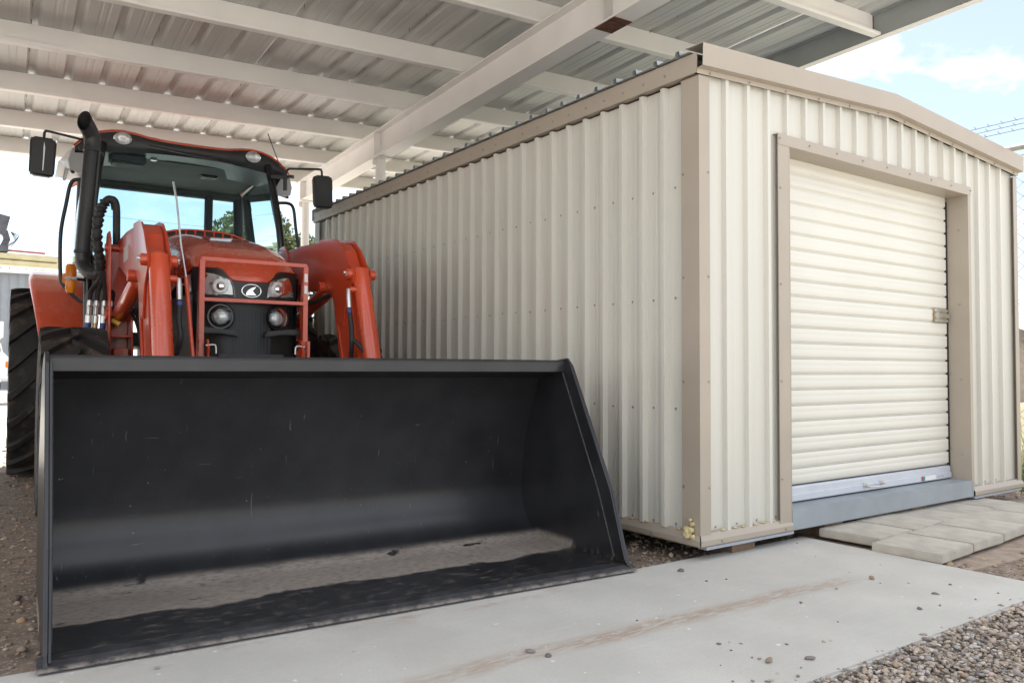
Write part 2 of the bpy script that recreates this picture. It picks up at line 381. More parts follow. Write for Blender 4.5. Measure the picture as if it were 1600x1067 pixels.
# ------------------------------------------------------------------ stones
def ico(sub):
    bm = bmesh.new(); bmesh.ops.create_icosphere(bm, subdivisions=sub, radius=1)
    v = np.array([p.co[:] for p in bm.verts]); f = np.array([[q.index for q in p.verts] for p in bm.faces]); bm.free(); return v, f
IV, IF = ico(2); IV1, IF1 = ico(1)
TONES = np.array([(.44, .36, .28), (.40, .33, .26), (.38, .31, .25), (.46, .40, .33), (.36, .30, .25), (.55, .49, .43), (.25, .22, .20), (.42, .31, .22), (.33, .31, .30), (.56, .50, .44), (.22, .185, .165), (.48, .38, .30)])
def stones(name, pos, size, tones, hi=True, mtl='stone', flat=.62):
    V0, F0 = (IV, IF) if hi else (IV1, IF1)
    n = len(pos); nv = len(V0); nf = len(F0)
    variants = []
    for _ in range(10):
        d = np.ones(nv)
        for _k in range(6):
            a = RNG.normal(size=3); a /= np.linalg.norm(a); d *= 1+.16*np.tanh(3*(V0@a-RNG.uniform(-.2, .5)))*RNG.choice([-1, 1])
        vv = V0*d[:, None]
        variants.append(vv)
    vid = RNG.integers(0, 10, n)
    allv = np.empty((n, nv, 3))
    ang = RNG.uniform(0, 2*PI, n); ca, sa = np.cos(ang), np.sin(ang)
    asp = np.stack([RNG.uniform(.8, 1.35, n), RNG.uniform(.7, 1.05, n), RNG.uniform(flat*.75, flat*1.25, n)], 1)
    for k in range(10):
        idx = np.where(vid == k)[0]
        if len(idx) == 0: continue
        q = variants[k][None]*asp[idx][:, None, :]*size[idx][:, None, None]
        x = q[..., 0]*ca[idx][:, None]-q[..., 1]*sa[idx][:, None]; y = q[..., 0]*sa[idx][:, None]+q[..., 1]*ca[idx][:, None]
        tilt = RNG.uniform(-.5, .5, len(idx))[:, None]
        z = q[..., 2]+x*np.sin(tilt)*.6
        allv[idx] = np.stack([x, y, z], -1)+pos[idx][:, None, :]
    faces = (F0[None]+(np.arange(n)*nv)[:, None, None]).reshape(-1, 3)
    me = bpy.data.meshes.new(name); me.vertices.add(n*nv); me.vertices.foreach_set('co', allv.reshape(-1).astype(np.float32))
    me.loops.add(len(faces)*3); me.loops.foreach_set('vertex_index', faces.reshape(-1).astype(np.int32))
    me.polygons.add(len(faces)); me.polygons.foreach_set('loop_start', np.arange(0, len(faces)*3, 3).astype(np.int32))
    me.polygons.foreach_set('loop_total', np.full(len(faces), 3, np.int32)); me.update(calc_edges=True)
    me.polygons.foreach_set('use_smooth', np.ones(len(faces), bool))
    ca_ = me.color_attributes.new('stone_tone', 'FLOAT_COLOR', 'POINT')
    tn = tones[RNG.integers(0, len(tones), n)]*RNG.uniform(.75, 1.2, (n, 1))
    ca_.data.foreach_set('color', np.concatenate([np.repeat(tn, nv, 0), np.ones((n*nv, 1))], 1).reshape(-1).astype(np.float32))
    me.materials.append(MT[mtl]); o = bpy.data.objects.new(name, me); COL.objects.link(o); return o
def scatter(n, x0, x1, y0, y1, keep=None):
    p = np.stack([RNG.uniform(x0, x1, n), RNG.uniform(y0, y1, n)], 1)
    return p[keep(p)] if keep is not None else p
# clean crushed gravel in front of the slab
def vis(p): return (p[:, 0] > -1.05) & (p[:, 0] < .85) & (p[:, 1] > -1.78)
for nm, n_, hi_, kp in (('gravel', 34000, True, vis), ('gravel', 30000, False, lambda p: ~vis(p))):
    p = scatter(n_, -1.7, 2.2, -2.3, -1.285, kp)
    if hi_: p = np.concatenate([p, scatter(420, -1.3, 1.0, -1.30, -1.25)])
    sz = RNG.gamma(6, .00102, len(p)).clip(.003, .0125)
    pos = np.concatenate([p, (RNG.uniform(0, .026, len(p))+sz*.3)[:, None]], 1)
    tag(stones(nm, pos, sz, TONES, hi=hi_), 'loose tan and grey gravel beside the concrete slab' if hi_ else 'gravel bed reaching out round the near gravel', 'gravel', kind='stuff')
# stones lying in the packed dirt (left of the bucket, under the shed, beside the pavers)
def ok(p):
    x, y = p[:, 0], p[:, 1]
    inslab = (x < .95) & (y < np.interp(x, [-5.2, -2.9, -.4, .95], [.37, .22, .06, .055])) & (y > -1.3)
    inpav = (x > .9) & (x < 3.2) & (y > -.75) & (y < .05)
    return ~inslab & ~inpav
p = np.concatenate([scatter(5200, -4.2, -1.2, .05, 5.5, ok), scatter(2600, -1.2, 1.2, .05, 1.2, ok), scatter(3600, .95, 4.6, -1.6, 1.0, ok), scatter(2600, -4.5, -1.5, 5.5, 11, ok), scatter(500, .95, 2.6, -1.3, -.7, ok)])
sz = RNG.gamma(2.2, .0033, len(p)).clip(.003, .026)
pos = np.concatenate([p, (sz*.25)[:, None]], 1)
tag(stones('dirt_stones', pos, sz, TONES*np.array([.92, .82, .72]), hi=False), 'brown dirt stones scattered round the shed and tractor', 'stones', kind='stuff')
# pebbles that rolled on to the slab
PEB = [(-0.261, -0.106), (-0.301, -0.304), (-0.196, -0.332), (0.401, -0.589), (0.375, -0.723), (0.338, -0.784), (0.371, -1.019), (0.094, -1.089), (0.451, -0.856), (0.213, -1.115), (0.582, -0.978), (0.428, -1.16), (0.611, -1.169), (0.55, -1.244), (-0.336, -0.993), (-0.586, -1.098), (-0.553, -1.104), (-0.781, -1.172), (-0.722, -1.036), (-0.873, -1.2), (-0.923, -1.11), (-0.921, -1.069), (-0.931, -1.047), (-0.85, -0.935), (-0.872, -0.904), (-0.92, -0.896), (-0.933, -0.962), (-1.075, -1.033), (-1.152, -1.148), (-1.098, -1.18), (-1.064, -1.209), (-1.045, -1.212), (-0.979, -1.186), (-0.946, -1.239), (0.75, -0.056), (0.551, -0.304), (-0.236, -0.758), (0.085, -0.724), (-0.973, -0.534), (0.675, -0.593), (-2.026, -0.222), (-1.526, -0.576), (-1.498, -0.639), (-2.618, -0.002)]
BIG = {0: .016, 7: .011, 4: .011, 6: .011, 17: .012, 42: .012, 41: .012, 43: .010, 20: .012}
pebm = []
for k in range(8):
    d = stones('pebble', np.zeros((1, 3)), np.ones(1), TONES[[3, 6, 10, 8, 7, 4, 6, 11]][k:k+1]); me = d.data; bpy.data.objects.remove(d); pebm.append(me)
for i, (x, y) in enumerate(PEB):
    r = BIG.get(i, random.uniform(.0036, .0070))
    o = bpy.data.objects.new('pebble', pebm[{0: 2, 7: 2, 17: 1, 42: 2, 41: 1}.get(i, i % 8)]); COL.objects.link(o)
    o.location = (x, y, .03+r*.42); o.scale = (r, r, r*.9); o.rotation_euler = (0, 0, random.uniform(0, 6))
    if i == 0: tag(o, 'largest dark pebble on the slab, close to the bucket corner', 'pebble', 'pebbles on the slab')
    else: tag(o, 'small loose pebble lying on the pale concrete slab', 'pebble', 'pebbles on the slab')

# ------------------------------------------------------------------ pavers
bed = MB()
bed.prism([(.8, .1), (.75, -.85), (2.4, -.95), (3.5, -.6), (3.6, .1)], 'z', -.05, .008)
bedo = tag(bed.build('paver_path', mat('sandy_dirt', (.40, .31, .24), .95, 0, .3, 14, bump=.6, bscale=60, detail=9)), kind='structure')
def paver(cx, cy, w, d, rz, tilt=0, dz=0):
    m = MB(); m.box((0, 0, 0), (w, d, .05))
    o = m.build('paver', 'paver', bedo, bevel=.006, seg=2); o.location = (cx, cy, .052+dz); o.rotation_euler = (tilt, -tilt*.6, rz)
x = 1.232
for k, (dx, dy) in enumerate([(0, -.185), (.41, -.165), (.815, -.14), (1.225, -.105), (1.63, -.08)]):
    paver(x+dx, dy, .395, .37, R(4+random.uniform(-1.6, 1.6)), R(random.uniform(-.8, .8)), random.uniform(-.004, .006))
for k, (dx, dy) in enumerate([(-.085, -.56), (.33, -.535), (.745, -.505), (1.15, -.475), (1.56, -.45)]):
    paver(x+dx, dy, .40, .365, R(4+random.uniform(-1.6, 1.6)), R(random.uniform(-.8, .8)), random.uniform(-.006, .006))

# ================================================================== SHED
shed = tag(empty('storage_shed', (0, 0, .1)), 'cream corrugated metal storage shed with tan trim and roll-up door', 'shed')
SW, SL, SH = 3.66, 5.28, 2.455           # width, length, wall height at the eaves (above the base)
RIDGE = .115
def roofz(x): return SH+.05+RIDGE*(1-abs(x-SW/2)/(SW/2))
def wall_profile(a, b, first, pitch, h=.027, skip=()):
    """(position, outward offset) along a wall from a to b with trapezoid ribs"""
    P = [(a, 0.)]
    k = math.floor((a-first)/pitch)-1
    while True:
        s = first+k*pitch; k += 1
        if s > b: break
        if any(q0 < s+.026 < q1 for q0, q1 in skip): continue
        pts = [(s, 0), (s+.006, h), (s+.029, h), (s+.041, 0)]
        q = s+.041+(pitch-.041)/2
        pts += [(q-.012, 0), (q-.009, .0012), (q+.009, .0012), (q+.012, 0)]
        P += [t for t in pts if a < t[0] < b]
    P.append((b, 0.)); return P
def wall_sheet(name, prof, to3, zb, zt):
    m = MB(); n = len(prof)
    rows = [[to3(u, o, zb(u) if callable(zb) else zb) for u, o in prof], [to3(u, o, zt(u) if callable(zt) else zt) for u, o in prof]]
    m.grid(rows)
    return m.build(name, 'cream', shed, solid=.0012)
# left side wall, six sheets
PW = .1645*6
edges = [.0]+[.213+.1645*6*k-.03 for k in range(1, 6)]+[SL]
for a, b in zip(edges[:-1], edges[1:]):
    wall_sheet('wall_panel', wall_profile(a, b, .210, .1645, .034, skip=((-1, .16), (SL-.13, 9))), lambda u, o, z: (-o, u, z), .066, SH)
for k in range(6):   # right side wall
    wall_sheet('wall_panel', wall_profile(SL*k/6, SL*(k+1)/6, .213, .1645, skip=((-1, .16), (SL-.13, 9))), lambda u, o, z: (SW+o, u, z), .055, SH)
for k in range(4):   # back wall
    wall_sheet('wall_panel', wall_profile(SW*k/4, SW*(k+1)/4, .182, .179, skip=((-1, .12), (SW-.12, 9))), lambda u, o, z: (u, SL+o, z), .055, lambda u: roofz(u)-.02)
DX0, DX1, DZ = .725, 2.87, 2.205          # door opening (z above base)
fr = lambda u, o, z: (u, -o, z)
FT = lambda u: roofz(u)-.03
wall_sheet('wall_panel', wall_profile(0, .70, .182, .179, skip=((-1, .12), (.60, .76), (2.84, 2.93), (SW-.06, 9))), fr, .055, FT)
wall_sheet('wall_panel', wall_profile(.70, 1.62, .182, .179, skip=((-1, .12), (SW-.06, 9))), fr, DZ+.02, FT)
wall_sheet('wall_panel', wall_profile(1.62, 2.53, .182, .179, skip=((-1, .12), (SW-.06, 9))), fr, DZ+.02, FT)
wall_sheet('wall_panel', wall_profile(2.53, 2.90, .182, .179, skip=((-1, .12), (SW-.06, 9))), fr, DZ+.02, FT)
wall_sheet('wall_panel', wall_profile(2.90, SW, .182, .179, skip=((-1, .12), (.60, .76), (2.84, 2.93), (SW-.06, 9))), fr, .055, FT)
# corner trims (angle)
def angle_trim(x, sx, y, sy, wx=.050, wy=.092):
    m = MB(); o = .032
    m.prism([(x-sx*o, y-sy*o), (x+sx*wx, y-sy*o), (x+sx*wx, y-sy*(o-.003)), (x-sx*(o-.003), y-sy*(o-.003)), (x-sx*(o-.003), y+sy*wy), (x-sx*o, y+sy*wy)], 'z', .06, SH-.0)
    m.build('corner_trim', 'tan', shed)
angle_trim(0, 1, 0, 1); angle_trim(SW, -1, 0, 1, .03, .12); angle_trim(0, 1, SL, -1); angle_trim(SW, -1, SL, -1)
# base trims: sloped lip and lower face
def base_trim(a, b, to3, ma=0., mb=0.):
    m = MB(); prof = [(.004, .071), (.026, .066), (.047, .034), (.047, .008), (.040, .0), (.0, .0)]
    m.grid([[to3(a-o*ma, o, z) for o, z in prof], [to3(b+o*mb, o, z) for o, z in prof]])
    return m.build('base_trim', 'tan', shed, solid=.002)
base_trim(0, SL, lambda u, o, z: (-o, u, z), .88, 1); base_trim(0, SL, lambda u, o, z: (SW+o, u, z), .95, 1)
base_trim(0, .735, lambda u, o, z: (u, -o, z), .88); base_trim(2.9, SW, lambda u, o, z: (u, -o, z), 0, .95)
base_trim(0, SW, lambda u, o, z: (u, SL+o, z), .98, .98)
for xa_, w_ in ((.37, .735), (3.28, .76)):
    m = MB(); m.box((xa_, -.014, -.008), (w_, .06, .015)); m.build('floor_channel', 'channel', shed)
# eave fascia along both sides
for sx, xx in ((-1, -.042), (1, SW+.042)):
    m = MB(); m.box((xx+sx*.004, SL/2, SH+.062), (.006, SL+.064, .105)); m.box((xx-sx*.022, SL/2, SH+.012), (.046, SL, .004))
    m.build('eave_trim', 'tan', shed)
# gable trim (rake) on the front and back: broad face and a lower return
for yy, sy in ((-.034, -1), (SL+.034, 1)):
    m = MB()
    zt = lambda x_: 2.607+.116*(1-abs(x_-SW/2)/(SW/2))
    for x0, x1 in ((-.05, SW/2), (SW/2, SW+.05)):
        a0, a1 = zt(max(x0, 0)), zt(min(x1, SW))
        for (oa, ob, ya, yb) in ((0, -.117, .045, .041), (-.117, -.121, .045, -.0), (-.121, -.148, .0035, .0)):
            vs = [(x0, yy+sy*ya, a0+oa), (x1, yy+sy*ya, a1+oa), (x1, yy+sy*yb, a1+ob), (x0, yy+sy*yb, a0+ob)]
            m.add(vs, [(0, 1, 2, 3)])
        m.add([(x0, yy+sy*.045, a0), (x1, yy+sy*.045, a1), (x1, yy-sy*.08, a1+.004), (x0, yy-sy*.08, a0+.004)], [(0, 1, 2, 3)])
    m.build('gable_trim', 'tan', shed, solid=.002)
# roof sheets, ribs running up the slope
rp_n = 6
for side in (0, 1):
    for k in range(rp_n):
        a, b = SL*k/rp_n, SL*(k+1)/rp_n
        pr = wall_profile(a, b, .06, .163, .03)
        def to(u, o, t_):
            x_ = (-.075 + t_*(SW/2+.075)); z_ = SH+.125+RIDGE*1.02*(x_+.0)/(SW/2)
            return ((x_ if side == 0 else SW-x_), u, z_+o*.9)
        m = MB(); m.grid([[to(u, o, 0) for u, o in pr], [to(u, o, 1) for u, o in pr]]); m.build('roof_panel', 'zinc', shed, solid=.0015)
# door surround
m = MB(); m.box((.680, -.034, 1.13), (.106, .005, 2.18)); m.box((.7305, .045, 1.13), (.005, .165, 2.18)); m.build('door_jamb', 'tan', shed)
m = MB(); m.box((2.888, -.034, 1.13), (.040, .005, 2.18)); m.box((2.8695, .045, 1.13), (.005, .165, 2.18)); m.build('door_jamb', 'tan', shed)
m = MB(); m.box((1.768, -.0365, DZ+.026), (2.285, .006, .062)); m.box((1.80, .045, DZ-.003), (2.135, .165, .005)); m.box((1.768, -.016, DZ+.057), (2.285, .04, .004)); m.build('door_header', 'tan', shed)
m = MB(); m.box((1.8, .13, -.001), (2.134, .30, .0)); 
m = MB(); m.box((1.8155, .075, .058), (2.165, .225, .118)); sill = m.build('door_sill', 'blue_steel', shed, bevel=.004)
# roll-up door: every corrugation strip is a slat
door = MB(); door.box((1.80, .175, 1.16), (2.13, .004, 2.10)); door = door.build('roll_up_door', 'dark', shed)
ND = 21; z0 = .222; pt = (DZ+.01-z0)/ND
for k in range(ND):
    a = z0+k*pt
    prof = [(.1285, a), (.1275, a+.006), (.1175, a+.012), (.1155, a+.016), (.1155, a+pt*.60-.005), (.1168, a+pt*.60), (.1155, a+pt*.60+.005), (.1155, a+pt-.010), (.118, a+pt-.004), (.1285, a+pt-.0012)]
    m = MB(); m.sheet(prof, 'x', .738, 2.846); m.build('slat', 'door_cream', door, solid=.001, smooth=50)
m = MB(); m.prism([(.10, .125), (.095, .130), (.095, .165), (.104, .170), (.104, .205), (.115, .214), (.15, .214), (.15, .125)], 'x', .738, 2.846)
m.build('bottom_bar', 'pale_blue', door)
m = MB(); m.box((1.8, .125, .1205), (2.10, .03, .008)); m.build('rubber_seal', 'rubber', door)
m = MB(); m.tube(smooth_path([(1.70, .094, .160), (1.70, .07, .158), (1.715, .062, .156), (1.80, .058, .153), (1.885, .062, .156), (1.90, .07, .158), (1.90, .094, .160)], 4), .006, 8)
m.box((1.70, .0935, .160), (.04, .004, .032)); m.box((1.90, .0935, .160), (.04, .004, .032)); m.build('pull_handle', 'steel', door, smooth=40)
for cx, w, mm in ((2.53, .17, 'sticker'), (2.425, .02, 'sticker_red'), (2.45, .024, 'sticker_teal'), (2.68, .10, 'grey_print')):
    m = MB(); m.box((cx, .0942 if mm == 'sticker' else .0936, .148), (w, .001, .032 if mm != 'grey_print' else .012)); m.build('door_label', mm, door)
la = MB(); la.box((2.735, .105, 1.315), (.18, .006, .10)); la = la.build('slide_latch', 'brass', door, bevel=.002)
m = MB(); m.box((2.75, .098, 1.315), (.20, .012, .032)); m.build('latch_bolt', 'steel', la, bevel=.002)
m = MB(); m.box((2.735, .099, 1.352), (.18, .012, .022)); m.box((2.735, .099, 1.278), (.18, .012, .022)); m.box((2.672, .094, 1.315), (.03, .014, .05)); m.build('latch_guide', 'steel', la, bevel=.003)
m = MB(); m.box((2.859, .128, 1.15), (.018, .03, 2.04)); m.box((.738+.002, .150, 1.15), (.010, .03, 2.04)); m.build('door_track', 'dark', door)
# screws (tiny): one joined part
m = MB()
def scr(p, nrm, r=.0075):
    m.lathe([(0, .006), (r*.55, .006), (r*.62, .002), (r, .0015), (r, 0)], p, nrm, 8)
for k in range(32):
    y = .213+.1645*k-.05
    if y > .14:
        for z in (.085, .70, 1.30, 1.9): scr((-.001, y+.0, z+random.uniform(-.004, .004)), (-1, 0, 0))
        scr((-.049, y+.03, SH+.055), (-1, 0, 0), .009)
for k in range(4):
    for z in (.3+k*.55,): scr((-.0325, .078, z), (-1, 0, 0)); scr((.038, -.0325, z+.0), (0, -1, 0)); scr((.645, -.037, z), (0, -1, 0)); scr((2.866, .03, z), (-1, 0, 0)); scr((2.866, .1, z+.04), (-1, 0, 0))
for k in range(9): scr((.64+k*.283, -.040, DZ+.03), (0, -1, 0))
for k in range(4): scr((.12+k*.17, -.001, .085), (0, -1, 0)); scr((2.98+k*.17, -.001, .085), (0, -1, 0))
for k in range(12):
    xx = .05+k*.325; scr((xx, -.0385, 2.607+.116*(1-abs(xx-SW/2)/(SW/2))-.135), (0, -1, 0))
for yy in (.3, .9): scr((-.0475, yy, .02), (-1, 0, 0), .008)
for xx in (.12, .66): scr((xx, -.0475, .02), (0, -1, 0), .008)
tag(m.build('screws', 'screw', shed, smooth=40), kind='stuff')
# spray foam lump in the corner
m = MB(); bmv = []
for (cx, cy, cz, r) in ((-.047, .02, .085, .024), (-.052, .035, .060, .028), (-.045, .012, .115, .016), (-.050, .045, .085, .02), (-.046, .022, .135, .011), (-.05, .006, .05, .016), (-.062, .03, .072, .018)):
    v = IV*(1+.25*RNG.normal(size=(len(IV), 1)).clip(-1, 1))*r*.82
    m.add([tuple(q+np.array((cx, cy, cz))) for q in v], [tuple(f) for f in IF])
m.build('foam_blob', 'foam', shed, smooth=70)
m = MB()
for k in range(7):
    xx = .15+k*.085+random.uniform(-.02, .02); v = IV*RNG.uniform(.7, 1.2, (len(IV), 1))*.008
    m.add([tuple(q*np.array((2.2, 1, .7))+np.array((xx, -.026, .072))) for q in v], [tuple(f) for f in IF])
    yy = .12+k*.12; m.add([tuple(q*np.array((1, 2., .7))+np.array((-.026, yy, .072))) for q in v], [tuple(f) for f in IF])
m.build('foam_bead', 'foam', shed, smooth=70)
MT['timber'] = mat('timber_block', (.22, .15, .10), .9, 0, .3, 20)
for xx in (.35, 1.2, 2.2, 3.2):
    for yy in (.12, 2.6, 5.0):
        m = MB(); m.box((xx, yy, -.055), (.19, .24, .085)); m.build('support_block', 'timber', shed)
m = MB(); m.box((SW/2, SL/2, .02), (SW-.02, SL-.02, .04)); m.build('floor', 'dark', shed)

# ================================================================== CANOPY
can = tag(empty('carport_canopy', (0, 0, 0), -.0493), 'open carport canopy of off-white steel beams under a ribbed metal roof', 'canopy')
H0, SX, SY = 3.939, .026, -.008
def hz(x, y): return H0+SX*x+SY*y
CX0, CX1, CY0, CY1 = -18.5, 3.06, -.18, 8.42  # unseen left reach added to block side light, front cut back for light
x0 = -2.916-.9144*4.0-.03-.9144*.0
def deck_prof(a, b):
    P = []
    k = math.floor((a+2.916)/.3048)-1
    P.append((a, 0))
    while True:
        c = -2.916+k*.3048; k += 1
        if c-.05 > b: break
        for o, h in ((-.045, 0), (-.022, .032), (.022, .032), (.045, 0), (.12, 0), (.126, .003), (.140, .003), (.146, 0), (.175, 0), (.181, .003), (.195, .003), (.201, 0)):
            if a < c+o < b: P.append((c+o, h))
    P.append((b, 0)); return P
a = -2.916-.9144*17-.05
while a < CX1:
    b = min(a+.9144, CX1)
    pr = deck_prof(a, b); dz = .0015 if int(round((a+10)/.9144)) % 2 else 0
    ys = [CY0, (CY0+CY1)/2, CY1]
    m = MB(); m.grid([[(x_, y_, hz(x_, y_)+h+dz) for x_, h in pr] for y_ in ys]); m.build('roof_panel', 'deck', can, solid=.0008)
    a = b
# purlins (Z sections)
def purlin(y, xa, xb, lap=None):
    m = MB(); prof = [(.062, -.006), (.004, -.001), (.0, -.004), (.0, -.196), (-.004, -.2), (-.066, -.2), (-.070, -.196), (-.070, -.178)]
    ns = 6; rows = []
    for i in range(ns+1):
        x_ = xa+(xb-xa)*i/ns; rows.append([(x_, y+dy, hz(x_, y)+dz_) for dy, dz_ in prof])
    m.grid(rows); return m.build('purlin', 'canopy_paint', can, solid=.003)
PY = [-.10, .95, 2.15, 3.37, 4.58, 5.85, 7.14, 8.33]
for i, y in enumerate(PY):
    purlin(y, CX0, -2.75 if i % 2 else -2.7); purlin(y+.004, -2.95, CX1-.02)
# lap strips of overlapped purlin ends
for (y, xa, xb) in ((4.58, -4.2, -2.37), (5.85, -4.2, -2.48), (3.37, -4.2, -2.3)):
    m = MB()
    for i in range(1):
        m.grid([[(x_, y-.078+d, hz(x_, y)-.203+z) for d, z in ((.07, 0), (0, 0), (0, .03))] for x_ in (xa, xb)])
    m.build('purlin_lap', 'canopy_paint', can, solid=.002)
# main beams (I sections) with stiffeners
def beam(xc, ya, yb, stiff):
    def I(y): 
        z = hz(xc, y)-.205; d = .30; w = .085; t = .012; k = .006
        return [(xc-w, y, z), (xc+w, y, z), (xc+w, y, z-t), (xc+k, y, z-t), (xc+k, y, z-d+t), (xc+w, y, z-d+t), (xc+w, y, z-d), (xc-w, y, z-d), (xc-w, y, z-d+t), (xc-k, y, z-d+t), (xc-k, y, z-t), (xc-w, y, z-t)]
    m = MB(); m.grid([I(ya), I((ya+yb)/2), I(yb)], True)
    b = m.build('beam', 'canopy_paint', can)
    for y in stiff:
        z = hz(xc, y)-.205-.15
        for s in (-1, 1):
            mm = MB(); mm.box((xc+s*.0445, y, z), (.075, .012, .272)); mm.build('stiffener', 'canopy_paint', b)
    return b
BX = .50
b1 = beam(BX, CY0-.1, 8.38, (1.30, 1.30+.0, 5.42, 8.12))
m = MB(); z = hz(BX, 1.3)-.5075; m.box((BX+.002, 1.30, z), (.160, .225, .004)); m.build('bearing_plate', 'rust', b1)
b2 = beam(-6.2, CY0-.1, 8.38, (5.42, 8.1))
def column(x, y, r=.057):
    zt = hz(x, y)-.505
    m = MB(); m.lathe([(r, 0), (r, zt-.012)], (x, y, 0), (0, 0, 1), 28)
    c = m.build('column', 'canopy_paint', can, smooth=40)
    m = MB(); m.box((x, y, zt-.008), (.19, .22, .014)); m.box((x-.07, y-.0, zt-.05), (.05, .012, .07)); m.build('cap_plate', 'canopy_paint', c)
    m = MB(); m.box((x, y, .012), (.25, .25, .02)); m.build('base_plate', 'canopy_paint', c)
column(BX, 5.42); column(BX, 8.12); column(-6.2, 5.42); column(-6.2, 8.12); column(-6.2, 1.2); beam(-12.9, CY0-.1, 8.38, (5.42, 8.1)); column(-12.9, 5.42); column(-12.9, 8.12); column(-12.9, 1.2)
# right edge channel
m = MB(); rows = []
for y_ in (CY0, 3, CY1):
    z = hz(CX1, y_); rows.append([(CX1-.05, y_, z-.008), (CX1+.008, y_, z-.008), (CX1+.008, y_, z-.205), (CX1+.055, y_, z-.205)])
m.grid(rows); m.build('edge_channel', 'fascia', can, solid=.004)
m = MB(); rows = []
for y_ in (CY0, 3, CY1):
    z = hz(CX1, y_); rows.append([(CX1-.02, y_, z-.212), (CX1+.058, y_, z-.212), (CX1+.058, y_, z-.196)])
m.grid(rows); m.build('edge_flashing', 'canopy_paint', can, solid=.002)
m = MB()
for y_ in PY: m.box((CX1-.012, y_+.006, hz(CX1, y_)-.10), (.012, .004, .17))
m.build('rusty_bracket', 'rust', can)
# deck screws poking through along the ribs
m = MB()
for k in range(-18, 20, 3):
    c = -2.916+k*.3048+.0
    for j in range(24):
        y_ = .45+j*.34; m.tube([(c-.028, y_, hz(c, y_)+.02), (c-.028, y_, hz(c, y_)-.018)], .003, 5)
tag(m.build('deck_screws', 'screw', can), kind='stuff')

# ================================================================== TRACTOR (local: x across, y rearward, z up; origin under the bucket lip)
tr = tag(empty('tractor', (-1.70, .07, 0), R(-3.2)), 'orange farm tractor with cab and front loader, black bucket lowered on the slab', 'tractor')
# ---- bucket
prof = [(.10, .052), (.70, .048)]
for k in range(1, 10):
    a_ = R(-90+k*(90+16)/9); prof.append((.70+.29*math.cos(a_), .338+.29*math.sin(a_)))
prof += [(.955, .60), (.88, .80), (.822, .935), (.79, .975), (.60, 1.015)]
m = MB()
nx = 9; rows = [[(-1.215+2.43*i/(nx-1), y, z) for y, z in prof] for i in range(nx)]
m.grid(rows)
bucket = m.build('bucket', 'bucket', tr, solid=.012, smooth=35)
side = [(-.0, .05), (.036, .075), (.143, .387), (.491, 1.049), (.56, 1.085), (.64, 1.085), (.83, .985), (.905, .80), (.978, .60), (1.008, .40), (.985, .25), (.905, .11), (.76, .045), (.70, .036)]
# side plate outline must follow the straight sloped front edge
side = [(.004, .048), (.036, .080), (.145, .40), (.490, 1.030), (.535, 1.072), (.63, 1.062), (.82, 1.0), (.90, .82), (.975, .61), (1.01, .41), (.99, .25), (.92, .12), (.80, .05), (.70, .034)]
for s in (-1, 1):
    m = MB(); m.prism(side, 'x', s*1.217, s*1.232)
    sp = m.build('side_plate', 'bucket', bucket, bevel=.002, seg=1)
    # wear strip along the front edge, proud of the plate on the inside
    strip = [(.012, .062), (.040, .088), (.150, .405), (.488, 1.035), (.575, 1.03), (.245, .405), (.115, .088), (.09, .066)]
    m = MB(); m.prism(strip, 'x', s*1.207, s*1.2165); m.build('wear_strip', 'bucket', sp, bevel=.0015, seg=1)
    m = MB(); m.tube([(s*1.206, .575, 1.03), (s*1.206, .248, .405), (s*1.206, .118, .09)], .0045, 6); m.build('weld_bead', 'weld', sp)
    m = MB(); m.tube([(s*1.209, y-.006, z+.004) for y, z in prof[1:-2]], .005, 6); m.build('weld_bead', 'weld', sp)
# lip bar on top
m = MB(); m.prism([(.545, .998), (.545, 1.049), (.558, 1.061), (.66, 1.048), (.66, 1.036), (.562, 1.041), (.556, .998)], 'x', -1.216, 1.216); m.build('top_lip', 'bucket', bucket, bevel=.003)
# cutting edge: plate with bevelled front
m = MB(); m.prism([(-.006, .040), (-.002, .047), (.03, .064), (.082, .067), (.082, .046), (.02, .034)], 'x', -1.248, 1.248); m.build('cutting_edge', 'bucket_edge', bucket)
m = MB(); m.tube([(-1.2+.1*k, .085+.002*math.sin(k*7), .062) for k in range(25)], .0055, 6); m.build('weld_bead', 'weld', bucket)
m = MB(); m.bar((-1.21, .80, .995), (1.21, .80, .995), .16, .01); m.build('top_plate', 'bucket', bucket)
m = MB(); m.box((-.35, .9078, .745), (1.35, .006, .30), Matrix.Rotation(R(20), 3, 'X')); m.build('back_doubler', 'bucket', bucket)
# coupler frame on the back of the bucket
qa = MB()
for s in (-1, 1):
    for o in (-.05, .05):
        qa.prism([(1.0, .22), (1.02, .90), (1.16, .92), (1.42, .40), (1.62, .36), (1.64, .25), (1.45, .18)], 'x', s*.62+o-.008, s*.62+o+.008)
qa.bar((-.62, 1.12, .82), (.62, 1.12, .82), .08, .08); qa.bar((-.62, 1.3, .3), (.62, 1.3, .3), .09, .09)
qa.build('coupler_frame', 'black_metal', tr, bevel=.003, seg=1)
